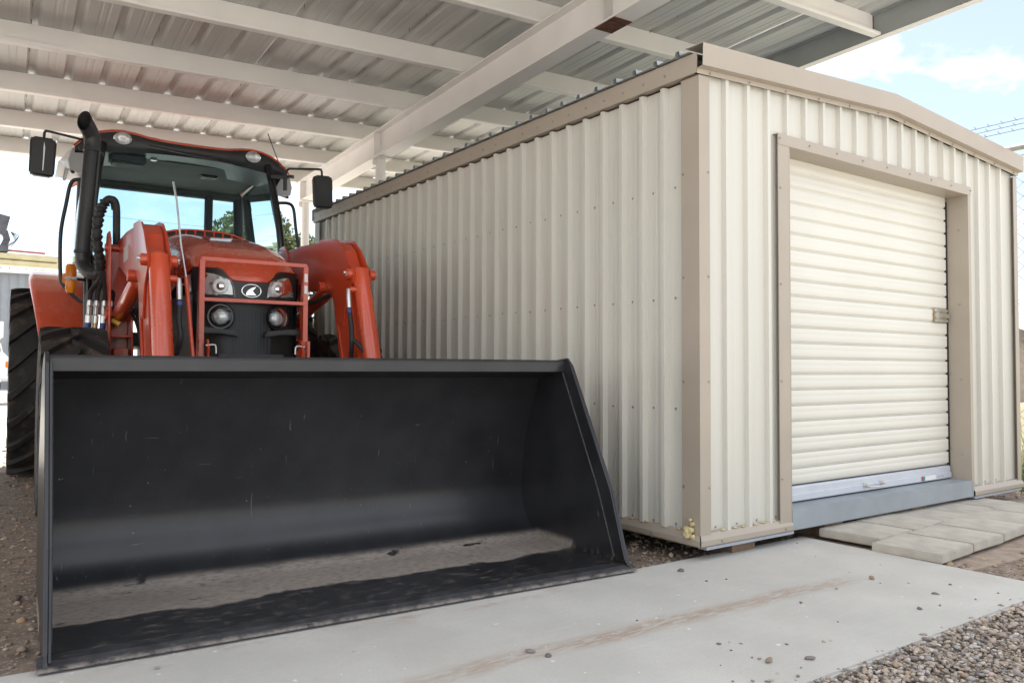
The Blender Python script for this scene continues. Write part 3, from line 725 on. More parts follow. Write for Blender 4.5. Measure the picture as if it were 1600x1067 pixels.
# ---- loader arms
def arm_poly():
    return [(3.90, 1.99), (3.30, 1.985), (2.80, 1.95), (2.55, 1.925), (2.42, 1.895), (2.32, 1.83), (2.24, 1.72), (2.19, 1.60), (2.06, 1.20), (1.85, .80), (1.50, .36), (1.47, .26), (1.54, .21), (1.62, .24), (2.05, .72), (2.30, 1.06), (2.44, 1.40), (2.50, 1.50), (2.56, 1.56), (2.66, 1.58), (3.05, 1.60), (3.60, 1.74), (3.90, 1.80)]
knee = [(2.79, 1.962), (2.55, 1.945), (2.40, 1.915), (2.27, 1.835), (2.165, 1.73), (2.09, 1.675), (2.068, 1.635), (2.085, 1.59), (2.13, 1.555), (2.20, 1.50), (2.26, 1.30), (2.38, 1.33), (2.46, 1.47), (2.51, 1.55), (2.60, 1.60), (2.70, 1.64)]
def decal_bars(par, x, s, y0, z0, n, w, h, gap, dirv, upv):
    m = MB()
    for k in range(n):
        p = Vector((x, y0, z0))+Vector(dirv)*(k*gap)
        d1 = Vector(dirv)*w; u1 = Vector(upv)*h
        m.add([p, p+d1, p+d1+u1, p+u1], [(0, 1, 2, 3)])
    m.build('decal', 'grey_print', par)
for s in (-1, 1):
    ca_ = s*.617+(.026 if s > 0 else 0)
    m = MB(); m.prism(arm_poly(), 'x', ca_-.052, ca_+.052); arm = m.build('loader_arm', 'orange_arm', tr, bevel=.006)
    for o in (-.060, .060):
        m = MB(); m.prism(knee, 'x', ca_+o-.0065, ca_+o+.0065); m.build('knee_plate', 'orange_arm', arm, bevel=.004)
    # pin with bosses
    for o in (-1, 1):
        m = MB(); m.lathe([(0, .037), (.030, .037), (.036, .032), (.036, 0)], (ca_+o*.066, 2.12, 1.645), (o, 0, 0), 20)
        m.build('pin_boss', 'orange_arm', arm, smooth=40)
    for o in (-1, 1):
        m = MB(); m.lathe([(0, .050), (.012, .050), (.014, .046), (.014, .036)], (ca_+o*.067, 2.125, 1.652), (o, 0, 0), 10); m.build('pin_bolt', 'steel', arm, smooth=40)
        m = MB(); m.lathe([(0, .046), (.007, .046), (.008, .042), (.008, .036)], (ca_+o*.067, 2.10, 1.632), (o, 0, 0), 8); m.build('grease_fitting', 'steel', arm, smooth=40)
    m = MB(); m.lathe([(0, .05), (.035, .05), (.04, .045), (.04, -.17), (.035, -.175), (0, -.175)], (ca_+.065, 2.66, 1.60), (1, 0, 0), 18); m.build('lift_pin', 'orange_arm', arm, smooth=40)
    m = MB(); m.box((ca_, 2.2+.0, 1.0), (.004, .004, .004))
    # reinforcing strip along the lower arm
    m = MB(); m.prism([(2.44, 1.42), (2.40, 1.40), (2.26, 1.06), (2.02, .72), (2.06, .71), (2.31, 1.05)], 'x', ca_-.066, ca_-.0525); m.prism([(2.44, 1.42), (2.40, 1.40), (2.26, 1.06), (2.02, .72), (2.06, .71), (2.31, 1.05)], 'x', ca_+.0525, ca_+.066)
    m.build('arm_flange', 'orange_arm', arm, bevel=.003, seg=1)
    # decals on the outer and inner faces
    xo = ca_+s*.0535
    decal_bars(arm, xo, s, 3.15, 1.77, 4, .05, .11, .075, (0, 1, 0), (0, .0, 1))
    decal_bars(arm, xo, s, 2.235, 1.28, 7, .006, .05, .035, (0, -.45, -.89), (0, -.10, .05))
    # ---- tilt cylinder
    A = Vector((ca_, 2.115, 1.66)); B = Vector((ca_, 1.885, 1.06)); C2 = Vector((ca_, 1.70, .58)); dd = (B-A).normalized()
    m = MB(); m.tube([A+dd*-.015, A+dd*-.008, B+dd*.25, B+dd*.26], [.044, .058, .058, .05], 28)
    cyl = m.build('tilt_cylinder', 'orange', tr, smooth=40)
    m = MB(); m.tube([B+dd*.25, C2+dd*.12], .026, 16); m.build('cylinder_rod', 'chrome', cyl, smooth=40)
    m = MB(); m.lathe([(0, -.045), (.045, -.045), (.045, .045), (0, .045)], C2+dd*.12, (1, 0, 0), 18); m.build('rod_eye', 'orange', cyl, smooth=40)
    m = MB(); m.bar(C2+dd*.12, (ca_, 1.12, .82), .05, .05); m.build('tilt_link', 'black_metal', cyl)
    # port and fitting on the inner side
    q = Vector((ca_-s*.055 if s > 0 else ca_+.055, 2.045, 1.545))
    io = -1 if s > 0 else 1
    m = MB(); m.lathe([(0, .045), (.017, .045), (.02, .04), (.02, 0)], (ca_+io*.05, 2.065, 1.535), (io, 0, 0), 14); m.build('cylinder_port', 'orange', cyl, smooth=40)
    fx = ca_+io*.105
    m = MB(); m.tube([(ca_+io*.085, 2.065, 1.535), (fx, 2.062, 1.533), (fx, 2.055, 1.50), (fx, 2.04, 1.41)], [.013, .015, .0165, .0165], 12); m.build('hose_fitting', 'steel', cyl, smooth=30)
    m = MB(); m.tube([(fx, 2.038, 1.40), (fx, 2.034, 1.375)], .0175, 12); m.build('hose_band', 'blue_cap', cyl, smooth=30)
    m = MB(); m.tube(smooth_path([(fx, 2.036, 1.39), (fx-.005*io, 2.01, 1.28), (fx, 1.985, 1.18), (fx-.02*io, 2.05, 1.06), (fx-.05*io, 2.12, .95)], 5), .016, 12); m.build('hydraulic_hose', 'rubber', tr, smooth=60)
    if s > 0:
        m = MB(); m.tube(smooth_path([(fx, 1.99, 1.20), (fx+.03, 1.95, 1.17), (fx+.065, 1.90, 1.10), (fx+.07, 1.87, 1.0)], 5), .0155, 12); m.build('hydraulic_hose', 'rubber', tr, smooth=60)
        m = MB(); m.tube([(fx+.069, 1.89, 1.065), (fx+.07, 1.88, 1.03)], .018, 10); m.build('hose_fitting', 'steel', tr)
        m = MB(); m.tube(smooth_path([(.56, 2.50, 1.53), (.5, 2.62, 1.49), (.42, 2.75, 1.475), (.34, 2.9, 1.50)], 5), .014, 10); m.build('hydraulic_hose', 'rubber', tr, smooth=60)
    # ---- loader mast
    mc = s*.665
    mp = [(3.50, .75), (3.50, 1.12), (3.56, 1.30), (3.56, 1.50), (3.60, 1.78), (3.62, 1.96), (3.72, 2.04), (3.86, 2.04), (3.95, 1.94), (3.95, 1.60), (3.90, 1.20), (3.90, .75)]
    m = MB()
    for o in (-.075, .075): m.prism(mp, 'x', mc+o-.007, mc+o+.007)
    m.box((mc, 3.78, 1.45), (.136, .014, .9)); m.box((mc, 3.66, 1.24), (.136, .20, .016)); m.box((mc, 3.60, 1.10), (.10, .16, .10)); m.box((mc, 3.55, .98), (.065, .10, .2))
    mast = m.build('loader_mast', 'orange_arm', tr, bevel=.004, seg=1)
    m = MB(); m.lathe([(0, -.1), (.03, -.1), (.03, .1), (0, .1)], (mc, 3.78, 1.92), (1, 0, 0), 16); m.lathe([(0, -.1), (.04, -.1), (.04, .1), (0, .1)], (mc, 3.66, 1.40), (1, 0, 0), 18); m.build('pivot_pin', 'orange_arm', mast, smooth=40)
    # lift cylinder
    A = Vector((s*.64, 2.68, 1.60)); B = Vector((s*.665, 3.66, 1.40)); dd = (B-A).normalized()
    m = MB(); m.tube([A+dd*.10, A+dd*.11, B-dd*.03, B], [.05, .055, .055, .045], 24); lc = m.build('lift_cylinder', 'orange_arm', tr, smooth=40)
    m = MB(); m.tube([A, A+dd*.12], .027, 16); m.build('cylinder_rod', 'chrome', lc, smooth=40)
# level indicator rod on the left arm
m = MB(); m.tube([(-.455, 2.17, 1.56), (-.425, 2.06, 1.05), (-.41, 1.95, .8)], .0125, 12); lv = m.build('level_rod', 'orange', tr, smooth=40)
m = MB(); m.tube([(-.515, 2.31, 2.165), (-.50, 2.28, 2.05), (-.477, 2.22, 1.75), (-.455, 2.17, 1.56)], .0065, 8); m.build('indicator_tip', 'steel', lv, smooth=40)
# ---- chassis, engine and axle under the hood
m = MB(); m.box((0, 3.5, 1.15), (.50, 1.9, .85)); m.box((0, 2.75, .85), (.46, .75, .5)); m.box((0, 4.9, .95), (.6, 1.6, .6)); m.build('engine_block', 'black_metal', tr, bevel=.02)
m = MB(); m.box((0, 3.4, .62), (1.5, .2, .2)); m.box((0, 5.85, .87), (1.7, .3, .32)); m.build('axle', 'black_metal', tr, bevel=.03)
# ---- hood
secs = [  # y, half width, top, side bottom, shape exponent, plan curve
    (2.425, .325, 1.60, 1.58, .9, .14), (2.435, .335, 1.65, 1.635, .75, .135), (2.47, .345, 1.705, 1.66, .6, .13), (2.53, .355, 1.755, 1.655, .55, .12), (2.64, .365, 1.808, 1.63, .5, .10),
    (2.80, .38, 1.866, 1.60, .46, .07), (3.0, .39, 1.92, 1.56, .43, .04), (3.3, .40, 1.985, 1.50, .40, .02), (3.65, .41, 2.055, 1.46, .39, 0), (3.98, .415, 2.105, 1.45, .38, 0), (4.06, .415, 2.112, 1.45, .38, 0)]
rows = []; nth = 41
for i, (y, w, zt, zb, e, pc) in enumerate(secs):
    r_ = []
    for k in range(nth):
        th = -PI/2+PI*k/(nth-1); sn, cs = math.sin(th), max(math.cos(th), 0)
        x_ = w*math.copysign(abs(sn)**(e*1.0), sn); z_ = zb+(zt-zb)*cs**e
        u = abs(x_)/w
        if i == 0: z_ = 1.575+.075*min(max((u-.32)/.25, 0), 1)**2*(3-2*min(max((u-.32)/.25, 0), 1))+.015*u
        if i == 1: z_ = max(z_, 1.60+.065*min(max((u-.3)/.3, 0), 1)+.02*u)
        # shallow sculpted channel along the middle of the bonnet
        if 2 < i < 10: z_ += .010*math.exp(-((abs(x_)-.20)/.035)**2)*(1 if cs > .3 else 0)
        r_.append((x_, y+pc*u*u, z_))
    rows.append(r_)
m = MB(); m.grid(rows); hood = m.build('hood', 'orange', tr, smooth=50, solid=.006)
hood.modifiers.new('subdivide', 'SUBSURF').levels = 1; hood.modifiers[0].render_levels = 1
# vent row at the back of the bonnet
m = MB(); m.grid([[(x_, 4.02, 2.095-.11*(abs(x_)/.42)**4) for x_ in np.linspace(-.40, .40, 17)], [(x_, 4.03, 2.15-.10*(abs(x_)/.42)**3) for x_ in np.linspace(-.40, .40, 17)]]); m.build('vent_backing', 'black_plastic', hood)
for k in range(11):
    x_ = -.37+k*.074; m = MB(); m.bar((x_, 4.015, 2.10-.11*(abs(x_)/.42)**4), (x_, 4.025, 2.152-.10*(abs(x_)/.42)**3), .012, .012); m.build('vent_fin', 'orange', hood)
m = MB(); m.tube([(x_, 4.02, 2.156-.10*(abs(x_)/.42)**3) for x_ in np.linspace(-.41, .41, 15)], .008, 8); m.build('vent_rim', 'orange', hood, smooth=60)
m = MB(); m.box((0, 4.28, 1.9), (.86, .5, .36)); m.build('cowl', 'orange', tr, bevel=.03)
# black nose: curved face carrying emblem, lamps and lower grille
def face(x_, z_, off=0.):
    u = abs(x_)/.335
    y = 2.425+.14*u*u
    if z_ < 1.45: y += (1.45-z_)*-.05
    return (x_, y+off, z_)
def zt_edge(x_):
    u = min(abs(x_)/.335, 1); q = min(max((u-.32)/.25, 0), 1)
    return 1.585+.075*q*q*(3-2*q)+.015*u
xsn = np.linspace(-.345, .345, 41)
m = MB(); m.grid([[face(x_, 1.44+(zt_edge(x_)-1.44)*t_, .012) for x_ in xsn] for t_ in (0, .25, .5, .75, 1)])
nose = m.build('nose_panel', 'black_plastic', tr, smooth=50, solid=.006)
# lower grille
m = MB(); m.grid([[face(x_, z_, .02+.02*math.sin((z_-.8)*3)) for x_ in np.linspace(-.335, .335, 25)] for z_ in np.linspace(.80, 1.445, 12)]); grille = m.build('grille', 'black_plastic', tr, smooth=50)
for s in (-1, 1):
    m = MB(); m.grid([[(s*.347, y, z_) for y in np.linspace(2.56, 4.0, 12)] for z_ in (.9, 1.2, 1.5)]); m.build('side_screen', 'black_plastic', tr)
m = MB()
for k in range(26):   # fine vertical screen bars of the grille
    x_ = -.13+k*.0104; m.bar(face(x_, .84, .012), face(x_, 1.40, .012), .002, .004)
tag(m.build('grille_mesh', 'black_gloss', grille), kind='stuff')
# slanted crease under each round lamp
for s in (-1, 1):
    m = MB(); m.prism([(s*.08, 1.215), (s*.10, 1.255), (s*.30, 1.275), (s*.33, 1.25), (s*.33, 1.235), (s*.20, 1.235)], 'y', 2.40, 2.47); m.build('lamp_lip', 'black_plastic', grille, bevel=.006)
    # round lamp
    c = Vector(face(s*.187, 1.347, 0)); nrm = Vector((s*.33, -1, .02)).normalized()
    m = MB(); m.lathe([(.070, -.03), (.084, -.012), (.087, .003), (.082, .010), (.072, .009), (.068, -.01)], c, nrm, 36); bz = m.build('round_lamp', 'black_gloss', grille, smooth=60)
    m = MB(); m.lathe([(.072, .0), (.065, -.018), (.05, -.022), (.015, -.022), (0, -.022)], c, nrm, 32); m.build('lamp_reflector', 'black_gloss', bz, smooth=60)
    m = MB(); m.lathe([(.050, -.03), (.049, -.012), (.040, -.002), (.022, .006), (0, .008)], c, nrm, 24); m.build('lamp_projector', 'reflector', bz, smooth=60)
    m = MB(); m.lathe([(.074, .006), (.06, .013), (.035, .018), (0, .02)], c, nrm, 32); m.build('lamp_lens', 'lens_glass', bz, smooth=60)
    # main headlight
    ol = [(.103, 1.478), (.112, 1.545), (.128, 1.588), (.150, 1.602), (.235, 1.632), (.272, 1.634), (.296, 1.60), (.316, 1.535), (.322, 1.495), (.22, 1.483)]
    m = MB(); m.add([face(s*a_, b_, -.003) for a_, b_ in ol], [tuple(range(len(ol)))]); hl = m.build('headlight', 'reflector', nose)
    c = Vector(face(s*.192, 1.547, -.010)); 
    m = MB(); m.lathe([(.030, -.004), (.034, .004), (.044, .006), (.050, .0), (.050, -.008)], c, nrm, 32); m.build('lamp_ring', 'white_plastic', hl, smooth=60)
    m = MB(); m.lathe([(.031, -.002), (.024, .006), (.012, .011), (0, .012)], c, nrm, 24); m.build('lamp_projector', 'chrome', hl, smooth=60)
    m = MB(); m.grid([[face(s*(a_+(xb-a_)*t_), b_+(zb-b_)*t_, -.026 if t_ > .15 else -.002) for a_, b_ in ol+[ol[0]]] for xb, zb in ((.21, 1.55),) for t_ in (0, .16, .6, 1)]); m.build('lamp_lens', 'lens_glass', hl, smooth=60)
    # side wrap lamp behind the corner
    m = MB(); m.add([(s*.350, 2.56, 1.49), (s*.352, 2.56, 1.635), (s*.366, 2.70, 1.655), (s*.366, 2.78, 1.60), (s*.36, 2.72, 1.50)], [(0, 1, 2, 3, 4)]); m.build('side_lamp', 'black_gloss', nose)
    m = MB(); m.add([(s*.353, 2.57, 1.51), (s*.356, 2.58, 1.62), (s*.369, 2.66, 1.63), (s*.369, 2.69, 1.57), (s*.363, 2.65, 1.52)], [(0, 1, 2, 3, 4)]); m.build('side_reflector', 'reflector', nose)
    m = MB(); m.tube([(s*.38, 2.52, 1.545), (s*.42, 2.50, 1.548)], .006, 8); m.build('latch_knob', 'steel', nose)
# emblem: oval ring with the wedge mark
m = MB(); pts = [Vector(face(.062*math.cos(t_), 1.522+.043*math.sin(t_), .0))+Vector((0, -.001, 0)) for t_ in np.linspace(0, 2*PI, 41)]
m.tube(pts, .0052, 8, cap=False); em = m.build('emblem', 'chrome', nose, smooth=60)
mark = [(-.036, -.028), (-.033, -.012), (-.020, .006), (.002, .020), (.030, .029), (.006, .0005), (.030, -.028)]
m = MB(); m.prism([(a_, 1.522+b_) for a_, b_ in mark], 'y', 2.424, 2.432); m.build('emblem_mark', 'chrome', em)
m = MB(); m.add([(.054*math.cos(t_), 2.431, 1.522+.037*math.sin(t_)) for t_ in np.linspace(0, 2*PI, 33)[:-1]], [tuple(range(32))]); m.build('emblem_plate', 'black_gloss', em)
# ---- grille guard
gp = MB(); 
for s in (-1, 1): gp.prism([(2.325, .80), (2.325, 1.69), (2.335, 1.715), (2.37, 1.715), (2.40, 1.69), (2.43, 1.45), (2.45, 1.1), (2.45, .80)], 'x', s*.335-.005, s*.335+.005)
guard = gp.build('grille_guard', 'orange_arm', tr, bevel=.002, seg=1)
for s in (-1, 1):
    m = MB(); m.box((s*.333, 2.322, 1.25), (.032, .012, .90)); m.build('guard_post', 'orange', guard, bevel=.003)
    m = MB(); m.box((s*.345, 2.30, 1.10), (.018, .05, .18)); m.prism([(2.28, .95), (2.25, 1.13), (2.28, 1.19), (2.34, 1.19), (2.36, .95)], 'x', s*.30-.006, s*.30+.006); m.build('guard_bracket', 'orange', guard, bevel=.003)
    m = MB(); m.tube(smooth_path([(s*.315, 2.27, 1.15), (s*.27, 2.27, 1.155), (s*.255, 2.27, 1.145), (s*.252, 2.27, 1.10)], 4), .007, 8); m.build('lock_pin', 'steel', guard, smooth=60)
    m = MB(); m.lathe([(0, .02), (.022, .02), (.025, .014), (.025, 0)], (s*.30, 2.25, 1.06), (0, -1, 0), 12); m.build('guard_bolt', 'steel', guard, smooth=40)
m = MB(); m.bar((-.34, 2.322, 1.702), (.34, 2.322, 1.702), .022, .024); m.build('guard_bar', 'orange', guard, bevel=.003)
m = MB(); m.bar((-.335, 2.322, 1.445), (.335, 2.322, 1.445), .022, .022); m.build('guard_bar', 'orange', guard, bevel=.003)
for z_ in (1.62, 1.54):
    m = MB(); m.box((.333, 2.3152, z_), (.022, .001, .055)); m.build('guard_label', 'sticker', guard)
# ---- wheels
def wheel(name, x, y, Rr, w, nl, rimr, s):
    wh = MB(); hw = w/2
    pr = [(rimr, -hw*.80), (rimr+.03, -hw*.94), (Rr*.80, -hw*1.0), (Rr*.93, -hw*.97), (Rr-.045, -hw*.86), (Rr-.038, -hw*.4), (Rr-.036, 0), (Rr-.038, hw*.4), (Rr-.045, hw*.86), (Rr*.93, hw*.97), (Rr*.80, hw), (rimr+.03, hw*.94), (rimr, hw*.80)]
    wh.lathe(pr, (0, 0, 0), (1, 0, 0), 64)
    # chevron lugs
    for side_ in (-1, 1):
        for k in range(nl):
            a0 = 2*PI*(k+(.5 if side_ > 0 else 0))/nl
            rows_ = []
            for t_ in np.linspace(0, 1, 7):
                xx = side_*hw*(.0+.985*t_)*1.0+side_*-.02*(1-t_)
                an = a0-(1-t_)**1.15*(.46*w/Rr)*1.15
                sag = .0 if t_ < .8 else (t_-.8)*.16
                ro = Rr-sag*.35; ri = Rr-.07-sag*.5
                hw_a = (.021+.012*t_)/Rr*1.0
                rows_.append([(xx, math.cos(an-hw_a*1.5)*ri, math.sin(an-hw_a*1.5)*ri), (xx, math.cos(an-hw_a)*ro, math.sin(an-hw_a)*ro), (xx, math.cos(an+hw_a)*ro, math.sin(an+hw_a)*ro), (xx, math.cos(an+hw_a*1.5)*ri, math.sin(an+hw_a*1.5)*ri)])
            # shoulder end runs down the sidewall
            xx = side_*hw*1.01; an = a0+.03; hw_a = .035/Rr
            rows_.append([(xx, math.cos(an-hw_a*1.4)*(Rr*.83), math.sin(an-hw_a*1.4)*Rr*.83), (xx, math.cos(an-hw_a)*(Rr*.84), math.sin(an-hw_a)*Rr*.84), (xx, math.cos(an+hw_a)*(Rr*.84), math.sin(an+hw_a)*Rr*.84), (xx, math.cos(an+hw_a*1.4)*Rr*.83, math.sin(an+hw_a*1.4)*Rr*.83)])
            o = len(wh.v); wh.grid(rows_); wh.f.append((o, o+1, o+2, o+3))
    ty = wh.build(name, 'tyre', tr, smooth=35); ty.location = (x, y, Rr-.012)
    m = MB(); m.lathe([(rimr+.02, s*hw*.86), (rimr-.01, s*hw*.80), (rimr-.03, s*hw*.2), (rimr*.62, s*hw*.05), (rimr*.5, s*hw*.30), (rimr*.2, s*hw*.32), (0, s*hw*.34)], (0, 0, 0), (1, 0, 0), 40); m.build('rim', 'rim', ty, smooth=50)
    return ty
wheel('front_wheel', -.985, 3.40, .652, .41, 19, .34, -1); wheel('front_wheel', .985, 3.40, .652, .41, 19, .34, 1)
wheel('rear_wheel', -1.125, 5.92, .885, .50, 21, .50, -1); wheel('rear_wheel', 1.125, 5.92, .885, .50, 21, .50, 1)
# rear fenders
for s in (-1, 1):
    rows = []
    for k in range(17):
        a_ = R(62+k*112/16); rr = 1.02
        y_, z_ = 5.92-math.cos(R(180)-a_)*0+math.cos(a_)*rr, .90+math.sin(a_)*rr
        xo = 1.225-.115*max(0, (k-8)/8)**1.2
        rows.append([(s*.72, y_, z_-.0), (s*.86, y_, z_), (s*(xo-.03), y_, z_+.005), (s*xo, y_, z_-.012), (s*(xo+.005), y_, z_-.055)])
    m = MB(); m.grid(rows); fd = m.build('rear_fender', 'orange', tr, smooth=60, solid=.006)
    m = MB()
    for k in range(16):
        a1, a2 = R(62+k*7), R(62+(k+1)*7)
        m.add([(s*.84, 5.92+math.cos(a1)*1.015, .90+math.sin(a1)*1.015), (s*.84, 5.92+math.cos(a2)*1.015, .90+math.sin(a2)*1.015), (s*.84, 5.92+math.cos(a2)*.72, .90+math.sin(a2)*.72), (s*.84, 5.92+math.cos(a1)*.72, .90+math.sin(a1)*.72)], [(0, 1, 2, 3)])
    m.build('fender_side', 'orange_arm', fd, solid=.005)
# ---- cab
cab = MB(); cab.box((0, 5.35, 1.25), (1.55, 1.7, .12)); cab = cab.build('cab_floor', 'black_plastic', tr, bevel=.02)
AP = {}
for s in (-1, 1):
    p0 = (s*.815, 4.62, 1.30); p1 = (s*.815, 4.62, 2.10); p2 = (s*.765, 4.68, 2.62); p3 = (s*.715, 4.77, 2.97)
    m = MB(); m.tube(smooth_path([p0, p1, p2, p3], 6), .034, 12); m.build('front_pillar', 'black_gloss', tr, smooth=60)
    q0 = (s*.80, 6.22, 1.4); q1 = (s*.785, 6.22, 2.2); q2 = (s*.77, 6.2, 2.92)
    m = MB(); m.tube([q0, q1, q2], .058, 12); m.build('rear_pillar', 'black_plastic', tr, smooth=60)
    # side door glass
    m = MB(); m.grid([[(s*.822, 4.68, 1.35), (s*.862, 6.14, 1.6)], [(s*.822, 4.68, 2.08), (s*.862, 6.14, 2.2)]]); m.grid([[(s*.822, 4.68, 2.08), (s*.862, 6.14, 2.2)], [(s*.745, 4.83, 2.93), (s*.80, 6.14, 2.93)]]); m.build('side_glass', 'cab_glass', tr)
    # grab rail
    m = MB(); m.tube(smooth_path([(s*.80, 4.68, 2.60), (s*.90, 4.70, 2.61), (s*.955, 4.72, 2.57), (s*.985, 4.74, 2.40), (s*1.02, 4.75, 2.14), (s*1.015, 4.75, 1.80), (s*.99, 4.75, 1.70), (s*.88, 4.72, 1.58), (s*.82, 4.68, 1.56)], 5), .0155, 10); m.build('grab_rail', 'black_metal', tr, smooth=60)
# windscreen
def ws(t_, u):   # t_ 0..1 up, u -1..1
    z_ = 1.95+1.0*t_; hw_ = interp(z_, (1.9, 2.1, 2.62, 2.99), (.80, .80, .75, .70)); yy = interp(z_, (1.9, 2.1, 2.62, 2.99), (4.62, 4.62, 4.68, 4.78))
    return (u*hw_, yy-.13*(1-u*u), z_)
m = MB(); m.grid([[ws(t_, u) for u in np.linspace(-1, 1, 21)] for t_ in np.linspace(0, 1, 9)]); m.build('windscreen', 'cab_glass', tr, smooth=80)
m = MB(); m.grid([[(x_, 6.25, z_) for x_ in (-.80, 0, .80)] for z_ in (1.75, 2.95)]); m.build('rear_glass', 'cab_glass', tr)
m = MB(); m.tube([(.445, 6.18, 2.0), (.45, 6.18, 2.90)], .045, 8); m.build('rear_window_post', 'interior', tr)
m = MB(); m.box((0, 5.60, 2.955), (1.52, 1.26, .05)); m.box((0, 6.2, 2.915), (1.6, .12, .09)); m.build('headliner', 'headliner', tr, bevel=.02)
m = MB(); m.box((-.50, 4.95, 2.89), (.30, .16, .10)); m.build('roof_console', 'interior', tr, bevel=.02)
m = MB(); m.box((.28, 5.35, 2.92), (.16, .12, .03)); m.build('dome_lamp', 'black_plastic', tr, bevel=.01)
m = MB(); m.lathe([(.03, 0), (.03, .012), (.018, .016), (0, .016)], (-.28, 4.95, 2.93), (0, 0, -1), 16); m.build('roof_knob', 'steel', tr)
m = MB(); m.tube([(-.36, 4.60, 2.955), (.20, 4.585, 2.92)], .008, 6); m.tube([(-.20, 4.60, 2.945), (.36, 4.61, 2.90)], .009, 6); m.build('wiper', 'black_metal', tr)
m = MB(); m.box((0, 4.72, 1.80), (.7, .28, .5)); m.build('dashboard', 'interior', tr, bevel=.04)
m = MB(); cc = Vector((-.16, 4.98, 2.07)); ax = Vector((0, -.45, .9)).normalized(); ux = Vector((1, 0, 0)); uy = ax.cross(ux)
m.tube([cc+ux*math.cos(t_)*.20+uy*math.sin(t_)*.20 for t_ in np.linspace(0, 2*PI, 33)], .017, 8, cap=False)
m.bar(cc-ux*.19, cc+ux*.19, .03, .015); m.build('steering_wheel', 'black_plastic', tr, smooth=60)
m = MB(); m.box((0, 5.75, 1.62), (.5, .5, .14)); m.box((0, 5.98, 1.9), (.48, .12, .5)); m.build('seat', 'interior', tr, bevel=.05)
m = MB(); m.tube([(.05, 4.56, 2.10), (.25, 4.535, 2.115), (.72, 4.575, 2.13)], .009, 6); m.build('wiper_blade', 'black_plastic', tr)
m = MB(); m.grid([[(x_, 4.62-.13*(1-(x_/.82)**2)-.01, z_) for x_ in np.linspace(-.82, .82, 15)] for z_ in (1.45, 1.96)]); m.build('cowl_panel', 'black_plastic', tr, smooth=60)
# roof: red cap, black visor, pale side panels, lights
capx = [0, .12, .25, .36, .46, .56, .65, .74, .82, .89, .94]
capz = [3.046, 3.046, 3.050, 3.062, 3.082, 3.094, 3.090, 3.070, 3.033, 2.985, 2.93]
xs_ = np.array([-a_ for a_ in capx[::-1]]+capx[1:]); zs_ = np.array(capz[::-1]+capz[1:])
rows = []
for y, dz, k, in ((4.70, -.012, .99), (4.695, 0, 1), (4.72, .014, .995), (4.85, .026, .99), (5.3, .045, .97), (6.1, .035, .95), (6.4, .0, .93), (6.45, -.03, .92)):
    bump = 1 if y < 4.9 else (.5 if y < 5.5 else .2)
    base = 3.06-.12*(np.abs(xs_)/.94)**4
    rows.append([(x_*k, y+.12*(abs(x_)/.94)**2.2, bz_+(z_-bz_)*bump+dz) for x_, z_, bz_ in zip(xs_, zs_, base)])
m = MB(); m.grid(rows); roof = m.build('cab_roof', 'orange', tr, smooth=60, solid=.012)
rows = []
for t_ in np.linspace(0, 1, 6):
    rows.append([(x_*.985, 4.705+.12*(abs(x_)/.94)**2.2+.02*t_-.015*math.sin(PI*t_), (z_-.012)*(1-t_)+t_*(2.935-.065*(abs(x_)/.94)**2)) for x_, z_ in zip(xs_, zs_)])
m = MB(); m.grid(rows); m.grid([rows[-1], [(p[0]*.98, p[1]+.62, p[2]+.012) for p in rows[-1]]]); m.build('roof_visor', 'black_plastic', roof, smooth=50)
for s in (-1, 1):
    rows = []
    for y in np.linspace(4.84, 6.38, 9):
        t_ = (y-4.84)/1.54; e = math.sin(PI*min(max((t_+.08)/.35, 0), 1)/2); lo_ = 2.70+.30*min(t_/.5, 1)**1.1*.8; hi_ = 2.95+.02*min(t_*3, 1)
        rows.append([(s*.90, y, hi_), (s*(.93+.05*e), y, lo_+(hi_-lo_)*.8), (s*(.95+.07*e), y, lo_+(hi_-lo_)*.4), (s*(.94+.055*e), y, lo_+.02), (s*.90, y, lo_), (s*.78, y+.02, lo_+.01)])
    m = MB(); m.grid(rows); m.f.append(tuple(range(6))); m.build('roof_side_panel', 'grey_panel', roof, smooth=60)
    m = MB(); m.tube([(s*.935, y, 2.70+.24*min((y-4.84)/1.54/.5, 1)**1.1) for y in np.linspace(4.86, 6.36, 9)], .016, 8); m.build('roof_seal', 'black_plastic', roof)
    # work light
    c = Vector((s*.56, 4.728, 3.020)); nrm = Vector((s*.12, -1, -.12)).normalized()
    def ell(prof_):
        mm = MB(); mm.lathe(prof_, (0, 0, 0), nrm, 32)
        mm.v = [(Vector((p[0]*1.38, p[1], p[2]))+c)[:] for p in mm.v]; return mm
    wl = ell([(.030, -.03), (.052, .0), (.055, .012), (.051, .018), (.048, .010)]).build('work_light', 'chrome', roof, smooth=60)
    ell([(.048, .010), (.043, .004), (.02, .002), (0, .002)]).build('lamp_reflector', 'reflector', wl, smooth=60)
    ell([(.015, .0), (.014, .008), (.008, .012), (0, .013)]).build('lamp_bulb', 'white_plastic', wl, smooth=60)
    ell([(.047, .013), (.03, .02), (0, .022)]).build('lamp_lens', 'lens_glass', wl, smooth=60)
# antenna
m = MB(); m.tube([(.80, 4.63, 2.93), (.665, 4.60, 3.235)], .0045, 6); m.build('antenna', 'black_metal', tr)
